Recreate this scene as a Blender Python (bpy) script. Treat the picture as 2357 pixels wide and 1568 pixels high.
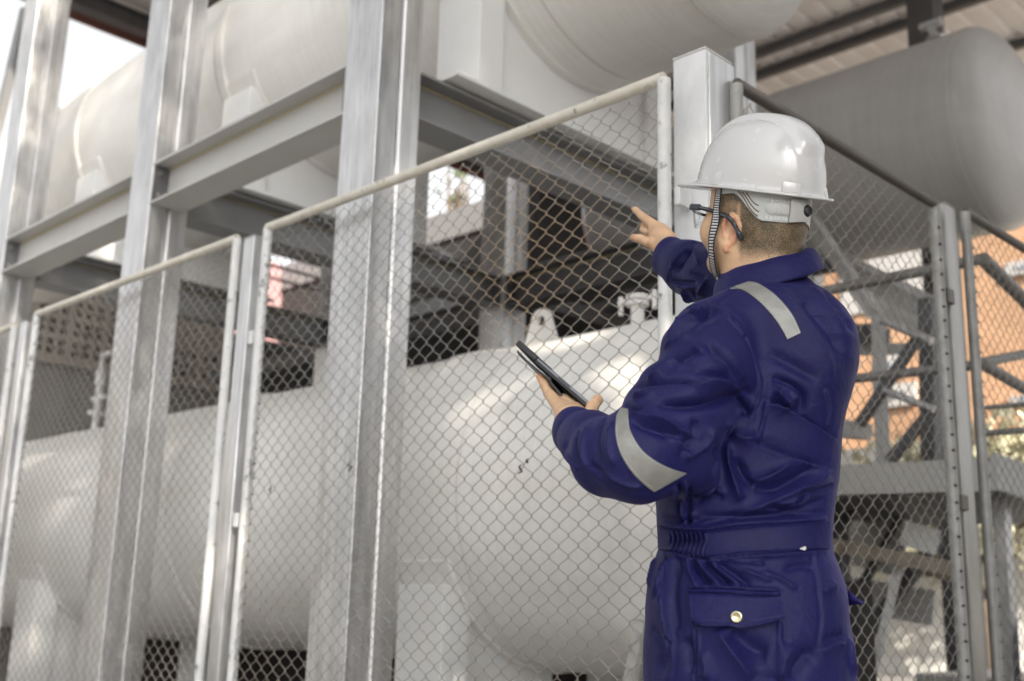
import bpy, bmesh, math, random
import numpy as np
from mathutils import Vector, Matrix
R = math.radians
PI = math.pi
for o in list(bpy.data.objects):
    bpy.data.objects.remove(o)
sc = bpy.context.scene
C = sc.collection

# ------------------------------------------------------------------ camera
CAMZ = 0.9
F_, CX_, CY_ = 2568.0, 1178.5, 784.0
_P, _Y, _R = R(13.32), R(44.85), R(1.54)
FW = Vector((math.cos(_Y)*math.cos(_P), math.sin(_Y)*math.cos(_P), math.sin(_P)))
_r = Vector((math.sin(_Y), -math.cos(_Y), 0))
_u = _r.cross(FW)
RT = _r*math.cos(_R) + _u*math.sin(_R)
UP = -_r*math.sin(_R) + _u*math.cos(_R)
CAM = Vector((0, 0, CAMZ))
cam_d = bpy.data.cameras.new('camera')
cam = bpy.data.objects.new('camera', cam_d)
C.objects.link(cam)
cam.matrix_world = Matrix(((RT.x, UP.x, -FW.x, 0), (RT.y, UP.y, -FW.y, 0), (RT.z, UP.z, -FW.z, CAMZ), (0, 0, 0, 1)))
cam_d.sensor_width = 36
cam_d.lens = 36*F_/2357.0
cam_d.clip_start = 0.05
cam_d.clip_end = 500
cam_d.dof.use_dof = True
cam_d.dof.focus_distance = 2.35
cam_d.dof.aperture_fstop = 3.0
sc.camera = cam

def ray(x, y): return FW*F_ + RT*(x-CX_) - UP*(y-CY_)
def onx(x, y, X): r = ray(x, y); return CAM + r*(X/r.x)
def ony(x, y, Y): r = ray(x, y); return CAM + r*(Y/r.y)
def onz(x, y, Z): r = ray(x, y); return CAM + r*((Z-CAMZ)/r.z)
def dep(x, y, d): return CAM + ray(x, y)*(d/F_)

# ------------------------------------------------------------------ light
SUN_EL, SUN_AZ = R(32), math.atan2(-0.92, -0.39)      # azimuth in the XY plane, towards the sun
w = bpy.data.worlds.new("World"); sc.world = w; w.use_nodes = True
nt = w.node_tree; nt.nodes.clear()
wo = nt.nodes.new('ShaderNodeOutputWorld'); bg = nt.nodes.new('ShaderNodeBackground')
sky = nt.nodes.new('ShaderNodeTexSky'); sky.sky_type = 'NISHITA'; sky.sun_disc = False
sky.sun_elevation = SUN_EL
sky.sun_rotation = PI/2 - SUN_AZ
sky.dust_density = 4.0; sky.air_density = 1.0; sky.ozone_density = 1.0
hs = nt.nodes.new('ShaderNodeHueSaturation'); hs.inputs['Saturation'].default_value = 0.06
nt.links.new(sky.outputs[0], hs.inputs['Color']); nt.links.new(hs.outputs[0], bg.inputs[0])
nt.links.new(bg.outputs[0], wo.inputs[0])
bg.inputs[1].default_value = 0.15
sd = bpy.data.lights.new('sun', 'SUN'); sd.energy = 4.2; sd.angle = R(0.6); sd.color = (1.0, 0.90, 0.76)
so = bpy.data.objects.new('sun', sd); C.objects.link(so)
sdir = Vector((math.cos(SUN_AZ)*math.cos(SUN_EL), math.sin(SUN_AZ)*math.cos(SUN_EL), math.sin(SUN_EL)))
so.rotation_euler = sdir.to_track_quat('Z', 'Y').to_euler()
so.location = (0, 0, 20)
sc.view_settings.view_transform = 'Standard'
sc.view_settings.look = 'None'
sc.view_settings.gamma = 1
sc.view_settings.exposure = 1.10
sc.cycles.max_bounces = 8
sc.cycles.transparent_max_bounces = 16
sc.cycles.use_denoising = True

# ------------------------------------------------------------------ materials
def new_mat(name):
    m = bpy.data.materials.new(name); m.use_nodes = True
    return m, m.node_tree.nodes, m.node_tree.links, m.node_tree.nodes['Principled BSDF']

def coat(name, base, rough=0.5, metal=0.0, var=0.08, scale=6.0, stretch=(1, 1, 1), dirt=None, dirt_amt=0.5, dirt_scale=3.0,
         bump=0.0, bump_scale=60.0, rust=None, rust_scale=12.0, rust_th=0.66, spec=0.5, streak=None):
    """surface with large tone variation, fine mottling, optional dirt / rust patches"""
    m, N, L, b = new_mat(name)
    tc = N.new('ShaderNodeTexCoord')
    mp = N.new('ShaderNodeMapping'); mp.inputs['Scale'].default_value = stretch
    L.new(tc.outputs['Object'], mp.inputs[0])
    n1 = N.new('ShaderNodeTexNoise'); n1.inputs['Scale'].default_value = scale; n1.inputs['Detail'].default_value = 8; n1.inputs['Roughness'].default_value = 0.65
    L.new(mp.outputs[0], n1.inputs['Vector'])
    r1 = N.new('ShaderNodeMapRange'); r1.inputs[1].default_value = 0.3; r1.inputs[2].default_value = 0.7
    r1.inputs[3].default_value = 1-var; r1.inputs[4].default_value = 1+var*0.6
    L.new(n1.outputs['Fac'], r1.inputs[0])
    mul = N.new('ShaderNodeVectorMath'); mul.operation = 'SCALE'
    mul.inputs[0].default_value = base[:3]
    L.new(r1.outputs[0], mul.inputs['Scale'])
    col = mul.outputs[0]
    if streak:
        vec_, sc_, amt_ = streak
        ms = N.new('ShaderNodeMapping'); ms.inputs['Scale'].default_value = vec_; L.new(tc.outputs['Object'], ms.inputs[0])
        ns = N.new('ShaderNodeTexNoise'); ns.inputs['Scale'].default_value = sc_; ns.inputs['Detail'].default_value = 6; ns.inputs['Roughness'].default_value = 0.6; L.new(ms.outputs[0], ns.inputs['Vector'])
        rs = N.new('ShaderNodeMapRange'); rs.inputs[1].default_value = 0.32; rs.inputs[2].default_value = 0.68; rs.inputs[3].default_value = 1-amt_; rs.inputs[4].default_value = 1+amt_*0.5
        L.new(ns.outputs['Fac'], rs.inputs[0])
        m3 = N.new('ShaderNodeVectorMath'); m3.operation = 'SCALE'; L.new(col, m3.inputs[0]); L.new(rs.outputs[0], m3.inputs['Scale']); col = m3.outputs[0]
    def patch(colr, sc_, th, amt, src, wide=0.12):
        n = N.new('ShaderNodeTexNoise'); n.inputs['Scale'].default_value = sc_; n.inputs['Detail'].default_value = 10; n.inputs['Roughness'].default_value = 0.7
        L.new(mp.outputs[0], n.inputs['Vector'])
        rr = N.new('ShaderNodeMapRange'); rr.inputs[1].default_value = th-wide/2; rr.inputs[2].default_value = th+wide/2
        rr.inputs[3].default_value = 0; rr.inputs[4].default_value = amt
        L.new(n.outputs['Fac'], rr.inputs[0])
        mx = N.new('ShaderNodeMix'); mx.data_type = 'RGBA'
        L.new(rr.outputs[0], mx.inputs[0]); L.new(src, mx.inputs[6]); mx.inputs[7].default_value = (*colr, 1)
        return mx.outputs[2]
    if dirt: col = patch(dirt, dirt_scale, 0.58, dirt_amt, col, 0.3)
    if rust: col = patch(rust, rust_scale, rust_th, 0.9, col, 0.05)
    L.new(col, b.inputs['Base Color'])
    b.inputs['Roughness'].default_value = rough
    b.inputs['Metallic'].default_value = metal
    b.inputs['Specular IOR Level'].default_value = spec
    n2 = N.new('ShaderNodeMapRange'); n2.inputs[1].default_value = 0.3; n2.inputs[2].default_value = 0.7
    n2.inputs[3].default_value = max(rough-0.1, 0.02); n2.inputs[4].default_value = rough+0.1
    L.new(n1.outputs['Fac'], n2.inputs[0]); L.new(n2.outputs[0], b.inputs['Roughness'])
    if bump:
        n3 = N.new('ShaderNodeTexNoise'); n3.inputs['Scale'].default_value = bump_scale; n3.inputs['Detail'].default_value = 4
        L.new(mp.outputs[0], n3.inputs['Vector'])
        bp = N.new('ShaderNodeBump'); bp.inputs['Strength'].default_value = bump; bp.inputs['Distance'].default_value = 0.003
        L.new(n3.outputs['Fac'], bp.inputs['Height']); L.new(bp.outputs[0], b.inputs['Normal'])
    return m

M = {}
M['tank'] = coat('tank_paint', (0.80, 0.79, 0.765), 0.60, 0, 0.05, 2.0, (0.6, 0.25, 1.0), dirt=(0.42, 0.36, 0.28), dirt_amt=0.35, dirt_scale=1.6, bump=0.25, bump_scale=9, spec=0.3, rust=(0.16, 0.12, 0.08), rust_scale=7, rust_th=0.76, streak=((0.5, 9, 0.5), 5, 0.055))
M['saddle'] = coat('saddle_paint', (0.78, 0.78, 0.775), 0.6, 0, 0.06, 5, dirt=(0.5, 0.46, 0.4), dirt_amt=0.3, dirt_scale=5)
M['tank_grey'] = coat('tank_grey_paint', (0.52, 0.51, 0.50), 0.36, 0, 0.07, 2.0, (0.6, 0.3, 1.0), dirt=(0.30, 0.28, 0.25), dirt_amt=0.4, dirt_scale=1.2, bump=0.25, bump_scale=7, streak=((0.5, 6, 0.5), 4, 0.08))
M['galv'] = coat('galvanised_steel', (0.70, 0.695, 0.695), 0.36, 0.78, 0.26, 16, (1, 1, 0.45), dirt=(0.34, 0.34, 0.34), dirt_amt=0.45, dirt_scale=4, bump=0.25, bump_scale=40, streak=((9, 9, 0.5), 5, 0.22))
M['galv_white'] = coat('whitewashed_steel', (0.66, 0.665, 0.67), 0.6, 0.0, 0.10, 22, (1, 1, 0.6), dirt=(0.50, 0.51, 0.52), dirt_amt=0.3, dirt_scale=9, bump=0.3, bump_scale=80, rust=(0.30, 0.31, 0.32), rust_scale=22, rust_th=0.73)
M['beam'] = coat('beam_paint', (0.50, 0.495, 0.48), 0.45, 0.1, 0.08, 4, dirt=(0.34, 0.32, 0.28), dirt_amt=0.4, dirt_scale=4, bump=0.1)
M['beam_dark'] = coat('shaded_beam_paint', (0.27, 0.27, 0.275), 0.4, 0.15, 0.15, 4, dirt=(0.16, 0.15, 0.13), dirt_amt=0.5, dirt_scale=4, bump=0.1)  # beam paint darkened so the shade under the rack is in the colour
M['galv_dark'] = coat('weathered_galvanised', (0.42, 0.41, 0.39), 0.36, 0.75, 0.3, 10, (1, 1, 0.25), dirt=(0.2, 0.19, 0.17), dirt_amt=0.5, dirt_scale=7, bump=0.15)
M['rail_dark'] = coat('dark_weathered_rail', (0.12, 0.105, 0.09), 0.45, 0.2, 0.25, 12, dirt=(0.05, 0.04, 0.03), dirt_amt=0.6, dirt_scale=9, bump=0.3, bump_scale=50)
M['sealant'] = coat('sealant', (0.50, 0.44, 0.28), 0.6)
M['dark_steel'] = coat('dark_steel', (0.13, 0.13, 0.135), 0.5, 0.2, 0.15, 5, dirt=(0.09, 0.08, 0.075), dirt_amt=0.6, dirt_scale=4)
M['frame_cream'] = coat('cream_pipe_paint', (0.62, 0.59, 0.52), 0.4, 0, 0.07, 18, dirt=(0.36, 0.31, 0.22), dirt_amt=0.5, dirt_scale=14, rust=(0.10, 0.085, 0.07), rust_scale=30, rust_th=0.63, bump=0.4, bump_scale=60)
M['frame_white'] = coat('white_pipe_paint', (0.64, 0.64, 0.635), 0.45, 0, 0.06, 18, dirt=(0.42, 0.41, 0.38), dirt_amt=0.4, dirt_scale=12, rust=(0.16, 0.165, 0.165), rust_scale=14, rust_th=0.605, bump=0.3, bump_scale=60)
M['pipe_grey'] = coat('weathered_grey_pipe', (0.27, 0.26, 0.245), 0.42, 0.35, 0.25, 12, dirt=(0.12, 0.10, 0.08), dirt_amt=0.6, dirt_scale=9, bump=0.3, bump_scale=50)
M['wire'] = coat('galvanised_wire', (0.31, 0.305, 0.295), 0.45, 0.3, 0.25, 3, dirt=(0.36, 0.24, 0.13), dirt_amt=0.6, dirt_scale=0.9)
M['weld'] = coat('weld_bead', (0.60, 0.58, 0.54), 0.5, 0.1, 0.15, 40)
M['sky_block'] = coat('sky_blocker_dark', (0.09, 0.088, 0.085), 0.9)  # dark surface of the unseen wall added to hold back sky light
M['concrete'] = coat('concrete', (0.25, 0.243, 0.233), 0.85, 0, 0.12, 1.5, dirt=(0.22, 0.21, 0.19), dirt_amt=0.5, dirt_scale=0.8, bump=0.4, bump_scale=20)
M['wallplaster'] = coat('wall_plaster', (0.30, 0.285, 0.26), 0.85, 0, 0.1, 2, dirt=(0.16, 0.14, 0.12), dirt_amt=0.5, dirt_scale=2)
M['block'] = coat('vent_block', (0.42, 0.38, 0.33), 0.85, 0, 0.1, 6, dirt=(0.22, 0.18, 0.14), dirt_amt=0.5, dirt_scale=5)
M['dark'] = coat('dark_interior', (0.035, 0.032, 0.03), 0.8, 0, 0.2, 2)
M['roof'] = coat('roof_sheet', (0.90, 0.85, 0.83), 0.6, 0, 0.08, 2, dirt=(0.5, 0.45, 0.42), dirt_amt=0.3, dirt_scale=1.5)
M['red'] = coat('red_trim', (0.26, 0.12, 0.10), 0.6, 0, 0.1, 3)
M['pinkred'] = coat('faded_red_sheet', (0.42, 0.24, 0.24), 0.7, 0, 0.1, 3)
M['rusty'] = coat('rusty_angle', (0.40, 0.35, 0.28), 0.7, 0, 0.2, 12, dirt=(0.16, 0.10, 0.06), dirt_amt=0.8, dirt_scale=7)
M['blue_tarp'] = coat('blue_plastic', (0.02, 0.035, 0.12), 0.5, 0, 0.2, 6)

# ------------------------------------------------------------------ object helpers
def tag(o, label=None, cat=None, group=None, kind=None):
    if label: o['label'] = label
    if cat: o['category'] = cat
    if group: o['group'] = group
    if kind: o['kind'] = kind
    return o

def obj(name, bm, m, parent=None, smooth=False, loc=None):
    me = bpy.data.meshes.new(name)
    bmesh.ops.recalc_face_normals(bm, faces=bm.faces[:])
    bm.to_mesh(me); bm.free()
    if m: me.materials.append(m)
    if smooth:
        for p in me.polygons: p.use_smooth = True
    o = bpy.data.objects.new(name, me); C.objects.link(o)
    if loc: o.location = loc
    if parent: o.parent = parent
    return o

def sharp(o, ang=35):
    """smooth shading with hard edges kept"""
    me = o.data
    bm = bmesh.new(); bm.from_mesh(me)
    for e in bm.edges:
        e.smooth = not (len(e.link_faces) == 2 and e.calc_face_angle(0) > R(ang))
    for f in bm.faces: f.smooth = True
    bm.to_mesh(me); bm.free()
    return o

def thing(name, label, cat, loc=(0, 0, 0), group=None, rz=0.0):
    o = bpy.data.objects.new(name, None); C.objects.link(o)
    o.location = loc; o.rotation_euler = (0, 0, rz); o.empty_display_size = 0.1
    return tag(o, label, cat, group)

def dup(root, loc, label, group=None):
    r = root.copy(); C.objects.link(r); r.location = loc; r['label'] = label
    if group: r['group'] = group
    for ch in list(root.children):
        c = ch.copy(); C.objects.link(c); c.parent = r
        for g in ch.children:
            d = g.copy(); C.objects.link(d); d.parent = c
    return r

def box(bm, x0, x1, y0, y1, z0, z1, bev=0.0, seg=2):
    b2 = bmesh.new()
    bmesh.ops.create_cube(b2, size=1)
    bmesh.ops.scale(b2, vec=(abs(x1-x0), abs(y1-y0), abs(z1-z0)), verts=b2.verts)
    bmesh.ops.translate(b2, vec=((x0+x1)/2, (y0+y1)/2, (z0+z1)/2), verts=b2.verts)
    if bev: bmesh.ops.bevel(b2, geom=b2.edges[:], offset=bev, segments=seg, affect='EDGES', profile=0.5)
    merge(bm, b2)
    return bm

def merge(bm, b2, mat=None):
    if mat is not None: bmesh.ops.transform(b2, matrix=mat, verts=b2.verts)
    me = bpy.data.meshes.new('tmp'); b2.to_mesh(me); b2.free()
    bm.from_mesh(me); bpy.data.meshes.remove(me)

def frame_to(p0, p1, upv=None):
    p0 = Vector(p0); p1 = Vector(p1); z = (p1-p0).normalized()
    u = Vector(upv) if upv else (Vector((0, 0, 1)) if abs(z.z) < 0.95 else Vector((0, 1, 0)))
    x = u.cross(z).normalized(); y = z.cross(x)
    return p0, z, x, y, (p1-p0).length

def bar(bm, p0, p1, wx, wy, upv=None, bev=0.0):
    """rectangular bar from p0 to p1: wx across (horizontal), wy along the up direction"""
    o, z, x, y, L = frame_to(p0, p1, upv)
    b2 = bmesh.new(); bmesh.ops.create_cube(b2, size=1)
    bmesh.ops.scale(b2, vec=(wx, wy, L), verts=b2.verts)
    if bev: bmesh.ops.bevel(b2, geom=b2.edges[:], offset=bev, segments=2, affect='EDGES')
    c = o + z*L/2
    mat = Matrix(((x.x, y.x, z.x, c.x), (x.y, y.y, z.y, c.y), (x.z, y.z, z.z, c.z), (0, 0, 0, 1)))
    merge(bm, b2, mat)
    return bm

def angle_bar(bm, p0, p1, w_=0.07, t=0.007, upv=None, flip=1):
    """L-section"""
    o, z, x, y, L = frame_to(p0, p1, upv)
    for (wx, wy, cx, cy) in ((w_, t, w_/2*flip, 0), (t, w_, 0, -w_/2)):
        b2 = bmesh.new(); bmesh.ops.create_cube(b2, size=1)
        bmesh.ops.scale(b2, vec=(wx, wy, L), verts=b2.verts)
        c = o + z*L/2 + x*cx + y*cy
        mat = Matrix(((x.x, y.x, z.x, c.x), (x.y, y.y, z.y, c.y), (x.z, y.z, z.z, c.z), (0, 0, 0, 1)))
        merge(bm, b2, mat)
    return bm

def tube(bm, pts, r, n=12, closed=False, caps=True):
    pts = [Vector(p) for p in pts]
    rr = r if isinstance(r, (list, tuple)) else [r]*len(pts)
    rings = []
    prev = None
    k = len(pts)
    for i, p in enumerate(pts):
        if closed: t = pts[(i+1) % k]-pts[i-1]
        else: t = pts[min(i+1, k-1)]-pts[max(i-1, 0)]
        t.normalize()
        if prev is None:
            a = Vector((0, 0, 1)) if abs(t.z) < 0.9 else Vector((0, 1, 0))
            u = a.cross(t).normalized()
        else:
            u = (prev - t*prev.dot(t)).normalized()
        prev = u
        v = t.cross(u)
        rings.append([bm.verts.new(p + (u*math.cos(2*PI*j/n)+v*math.sin(2*PI*j/n))*rr[i]) for j in range(n)])
    m_ = k if closed else k-1
    for i in range(m_):
        a, b = rings[i], rings[(i+1) % k]
        for j in range(n):
            bm.faces.new((a[j], a[(j+1) % n], b[(j+1) % n], b[j]))
    if caps and not closed:
        bm.faces.new(rings[0][::-1]); bm.faces.new(rings[-1])
    return bm

def lathe(bm, prof, axis_o, axis_d, n=48, closed_prof=False):
    """prof: list of (radius, along)"""
    o, z, x, y, _ = frame_to(axis_o, Vector(axis_o)+Vector(axis_d))
    rings = []
    for (r, h) in prof:
        if r < 1e-6:
            rings.append([bm.verts.new(o+z*h)]*n)
        else:
            rings.append([bm.verts.new(o+z*h+(x*math.cos(2*PI*j/n)+y*math.sin(2*PI*j/n))*r) for j in range(n)])
    for a, b in zip(rings[:-1], rings[1:]):
        for j in range(n):
            vs = []
            for v in (a[j], a[(j+1) % n], b[(j+1) % n], b[j]):
                if v not in vs: vs.append(v)
            if len(vs) > 2:
                try: bm.faces.new(vs)
                except ValueError: pass
    return bm

# ------------------------------------------------------------------ setting: ground and roof
bm = bmesh.new()
S = 150
vs = [bm.verts.new((x, y, 0)) for x, y in ((-S, -S), (S, -S), (S, S), (-S, S))]
bm.faces.new(vs)
tag(obj('ground', bm, M['concrete']), kind='structure')

# ------------------------------------------------------------------ rack columns
COLY = [3.66, 5.655, 7.70]
def column_bm(wx, wy, h):
    """two lipped channels toe to toe: rounded corners and a V-groove seam down the middle of the side faces"""
    b = bmesh.new()
    r = 0.006; g = 0.015
    prof = []
    hx, hy = wx/2, wy/2
    def arc(cx, cy, a0, a1, rad, n=4):
        return [(cx+rad*math.cos(a0+(a1-a0)*i/n), cy+rad*math.sin(a0+(a1-a0)*i/n)) for i in range(n+1)]
    # go around: corner (+,-) ... seams on the -Y and +Y faces at x=0
    prof += arc(hx-r, -hy+r, -PI/2, 0, r)
    prof += arc(hx-r, hy-r, 0, PI/2, r)
    prof += [(g, hy), (g*0.5, hy-g*0.45), (0.001, hy-g*1.3), (-0.001, hy-g*1.3), (-g*0.5, hy-g*0.45), (-g, hy)]
    prof += arc(-hx+r, hy-r, PI/2, PI, r)
    prof += arc(-hx+r, -hy+r, PI, 1.5*PI, r)
    prof += [(-g, -hy), (-g*0.5, -hy+g*0.45), (-0.001, -hy+g*1.3), (0.001, -hy+g*1.3), (g*0.5, -hy+g*0.45), (g, -hy)]
    lo = [b.verts.new((x, y, 0)) for x, y in prof]; hi = [b.verts.new((x, y, h)) for x, y in prof]
    n = len(prof)
    for i in range(n): b.faces.new((lo[i], lo[(i+1) % n], hi[(i+1) % n], hi[i]))
    b.faces.new(hi); b.faces.new(lo[::-1])
    return b
ROOFZ = 6.6
def make_column(x, y, h, label, group, mat='galv'):
    t = thing('steel_column', label, 'steel column', (x, y, 0), group)
    o = obj('column_shaft', column_bm(0.235, 0.25, h), M[mat], t); sharp(o, 40)
    b = bmesh.new(); box(b, -0.17, 0.17, -0.17, 0.17, 0.0, 0.02, 0.004); obj('base_plate', b, M['galv'], t)
    return t
fr = make_column(2.8175, COLY[0], ROOFZ, 'tall galvanised steel column nearest the pointing man, behind the widest fence panel', 'front columns of the tank rack')
dup(fr, (2.8175, COLY[1], 0), 'galvanised steel column between the two bays of the upper tank, second from the fence corner', 'front columns of the tank rack')
dup(fr, (2.8175, COLY[2], 0), 'galvanised steel column leaning at the left edge of the picture', 'front columns of the tank rack')
dup(fr, (2.8175, 9.75, 0), 'far front steel column at the end of the rack, mostly out of view', 'front columns of the tank rack')
BX = 5.58
bk = make_column(BX, COLY[0], ROOFZ, 'grey steel column with bright edges standing behind the white corner post', 'rear columns of the tank rack')
dup(bk, (BX, COLY[1], 0), 'dark steel column in the shade seen through the mesh above the tablet', 'rear columns of the tank rack')
dup(bk, (BX, COLY[2], 0), 'shaded rear steel column deep behind the middle front column', 'rear columns of the tank rack')
r2 = make_column(6.85, 6.75, ROOFZ, 'black looking steel column just right of the shaded rear column', 'columns of the second rack', 'dark_steel')
dup(r2, (9.3, 3.95, 0), 'dark column reaching the roof beside the small valve on the right tank', 'columns of the second rack')

# ------------------------------------------------------------------ I beams
def ibeam(bm, p0, p1, h, wf, tf=0.012, tw=0.009):
    p0 = Vector(p0); p1 = Vector(p1)
    up = Vector((0, 0, 1))
    bar(bm, p0+up*(h/2-tf/2), p1+up*(h/2-tf/2), wf, tf)
    bar(bm, p0-up*(h/2-tf/2), p1-up*(h/2-tf/2), wf, tf)
    bar(bm, p0, p1, tw, h-2*tf)
    return bm
zb = 3.115
def beam(name, p0, p1, h, wf, mat, label, group=None, **k):
    b = bmesh.new(); ibeam(b, p0, p1, h, wf, **k)
    o = tag(obj(name, b, M[mat]), label, 'steel beam', group)
    p0 = Vector(p0); p1 = Vector(p1); d = (p1-p0).normalized(); sd3 = Vector((0, 0, 1)).cross(d)
    for e, s_ in ((p0, 1), (p1, -1)):
        b = bmesh.new(); bar(b, e, e+d*s_*0.012, wf-0.012, h-0.03); obj('shaded_end_plate', b, M['dark_steel'], o)  # dark colour of the plate stands in for the shaded recess here
        b = bmesh.new()
        for u in (-1, 1):
            for v_ in (-1, 1):
                c = e+d*s_*0.012+sd3*u*wf*0.33+Vector((0, 0, v_*h*0.26))
                tube(b, [c, c+d*s_*0.012], 0.013, 6)
        obj('bolts', b, M['galv_dark'], o)
    b = bmesh.new()
    for sx_ in (-1, 1): bar(b, p0+d*.02+sd3*sx_*.0075+Vector((0, 0, h/2-.0175)), p1-d*.02+sd3*sx_*.0075+Vector((0, 0, h/2-.0175)), .006, .009)
    obj('sealant_line', b, M['sealant'], o)
    return o
g1 = 'front beams of the tank rack'
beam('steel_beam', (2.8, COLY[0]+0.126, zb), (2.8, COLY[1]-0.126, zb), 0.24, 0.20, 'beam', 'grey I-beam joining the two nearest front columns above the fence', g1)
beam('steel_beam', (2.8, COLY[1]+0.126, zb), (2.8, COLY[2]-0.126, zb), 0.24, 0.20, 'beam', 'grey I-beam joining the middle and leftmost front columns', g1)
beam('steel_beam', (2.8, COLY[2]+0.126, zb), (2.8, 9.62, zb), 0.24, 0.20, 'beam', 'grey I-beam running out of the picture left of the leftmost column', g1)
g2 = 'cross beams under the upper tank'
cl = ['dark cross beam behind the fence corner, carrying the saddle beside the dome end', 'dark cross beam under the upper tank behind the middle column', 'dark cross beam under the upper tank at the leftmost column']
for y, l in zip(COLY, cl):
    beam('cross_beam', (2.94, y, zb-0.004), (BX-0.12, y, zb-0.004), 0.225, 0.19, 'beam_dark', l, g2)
g3 = 'rear beams of the tank rack'
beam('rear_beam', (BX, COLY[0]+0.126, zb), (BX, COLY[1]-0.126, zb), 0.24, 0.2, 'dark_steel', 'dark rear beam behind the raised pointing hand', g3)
# ------------------------------------------------------------------ tanks
TR = 0.77
def tank_profile(L, n=14, r=TR):
    pr = []
    d = r*0.40
    for i in range(n+1):
        a = PI/2*i/n
        pr.append((r*math.sin(a), -d*math.cos(a)))
    pr += [(r, L)]
    for i in range(1, n+1):
        a = PI/2*i/n
        pr.append((r*math.cos(a), L+d*math.sin(a)))
    return pr
def weld_ring(parent, x, y, z, r=TR, th=0.005, mat='weld'):
    b = bmesh.new()
    tube(b, [(x+r*math.cos(2*PI*i/96), y, z+r*math.sin(2*PI*i/96)) for i in range(96)], th, 6, closed=True)
    return obj('weld_seam', b, M[mat], parent, smooth=True)
def band(parent, x, y0, y1, z, a0, a1, mat, r=TR, t=0.014, name='wear_plate'):
    """curved plate hugging the shell; angles measured in XZ from +X"""
    b = bmesh.new(); n = 48
    rows = []
    for i in range(n+1):
        a = a0+(a1-a0)*i/n
        ca, sa = math.cos(a), math.sin(a)
        rows.append([b.verts.new((x+rr*ca, yy, z+rr*sa)) for rr, yy in ((r-0.01, y0), (r+t, y0+0.004), (r+t, y1-0.004), (r-0.01, y1))])
    for p, q in zip(rows[:-1], rows[1:]):
        for j in range(4):
            b.faces.new((p[j], p[(j+1) % 4], q[(j+1) % 4], q[j]))
    b.faces.new(rows[0]); b.faces.new(rows[-1][::-1])
    o = obj(name, b, M[mat], parent); return sharp(o, 50)
def tank(label, x, z, y0, L, mat, sad_z0, saddles, group, welds, sad_depth=0.30, full_bands=False, detail=None):
    t = thing('storage_tank', label, 'tank', (x, y0, z-TR), group)
    def P(o):
        o.location = (-x, -y0, -(z-TR)); return o
    b = bmesh.new(); lathe(b, tank_profile(L), (x, y0, z), (0, 1, 0), 96)
    P(obj('shell', b, M[mat], t, smooth=True))
    for wy in welds: P(weld_ring(t, x, wy, z, TR, 0.005, 'weld'))
    for sy in saddles:
        b = bmesh.new()
        # end boxes + web between them, cut by the shell itself
        zt = z-0.405
        for s in (-1, 1):
            xa = x+s*0.72; xb = x+s*0.56
            box(b, min(xa, xb), max(xa, xb), sy-0.15, sy+0.15, sad_z0+0.018, zt, 0.004)
        box(b, x-0.565, x+(0.565 if z > 2 else 0.0), sy-0.12, sy+0.12, sad_z0+0.018, z-0.5)
        box(b, x-0.86, x+0.86, sy-0.16, sy+0.16, sad_z0, sad_z0+0.018)
        P(obj('saddle', b, M['saddle'], t))
        P(band(t, x, sy-0.17, sy+0.17, z, R(180+23), R(360-23), mat))
        if full_bands:
            P(band(t, x, sy+0.13, sy+0.2, z, R(1), R(359), mat, t=0.02, name='stiffening_ring'))
    return t, P
tl, PL = tank('big cream white tank on the ground behind the fence', 3.97, 1.38, 2.85, 8.8, 'tank', 0.10, [3.75, 7.85], 'white storage tanks in the rack', [3.49, 6.05, 8.6])
tu, PU = tank('cream white tank lying on the upper level of the rack', 3.97, 4.30, 2.65, 7.6, 'tank', 3.245, [3.65, 5.66, 7.70], 'white storage tanks in the rack', [2.65, 3.32, 5.9, 8.4], full_bands=True)
for wy in (3.98, 5.98): PL(band(tl, 3.97, wy-.05, wy+.05, 1.38, R(1), R(359), 'tank', t=0.016, name='stiffening_ring'))
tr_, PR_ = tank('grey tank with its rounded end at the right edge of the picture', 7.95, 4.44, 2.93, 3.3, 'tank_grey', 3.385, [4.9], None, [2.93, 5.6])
b = bmesh.new()
tube(b, [(3.97+0.74*math.cos(a), 3.98, 1.38+0.74*math.sin(a)) for a in (0, 0.01)], 0.004, 6)
b.free()

def lug(y, parent, P, x, ztop):
    b = bmesh.new()
    # rounded plate with a hole, thickness along X
    n = 28; t = 0.014
    outer = []
    outer.append((-0.115, 0.0)); outer.append((-0.105, 0.035))
    for i in range(n+1):
        a = PI*0.94 - (PI*0.88)*i/n
        outer.append((0.062*math.cos(a), 0.145+0.062*math.sin(a)))
    outer.append((0.105, 0.035)); outer.append((0.115, 0.0))
    m_ = len(outer)
    hole = []
    for i in range(m_):
        a = PI*1.2 - (PI*1.4)*i/(m_-1)
        hole.append((0.03*math.cos(a), 0.140+0.034*math.sin(a)))
    for s in (-1, 1):
        vo = [b.verts.new((x+s*t, y+p, ztop+q)) for p, q in outer]
        vh = [b.verts.new((x+s*t, y+p, ztop+q)) for p, q in hole]
        for i in range(m_-1): b.faces.new((vo[i], vo[i+1], vh[i+1], vh[i]))
        b.faces.new((vo[-1], vo[0], vh[0], vh[-1]))
        if s < 0: A = (vo, vh)
        else: B = (vo, vh)
    for k in (0, 1):
        for i in range(m_): b.faces.new((A[k][i], A[k][(i+1) % m_], B[k][(i+1) % m_], B[k][i]))
    box(b, x-0.09, x+0.09, y-0.15, y+0.15, ztop-0.02, ztop+0.006, 0.003)
    return P(obj('lifting_lug', b, M['tank'], parent))
lug(3.74, tl, PL, 3.97, 2.15)
lug(8.3, tl, PL, 3.97, 2.15)
b = bmesh.new()
tube(b, [(3.97, 3.13, 2.1), (3.97, 3.13, 2.27)], 0.032, 16)
tube(b, [(3.97, 3.13, 2.27), (3.97, 3.13, 2.292)], 0.055, 16)
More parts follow.
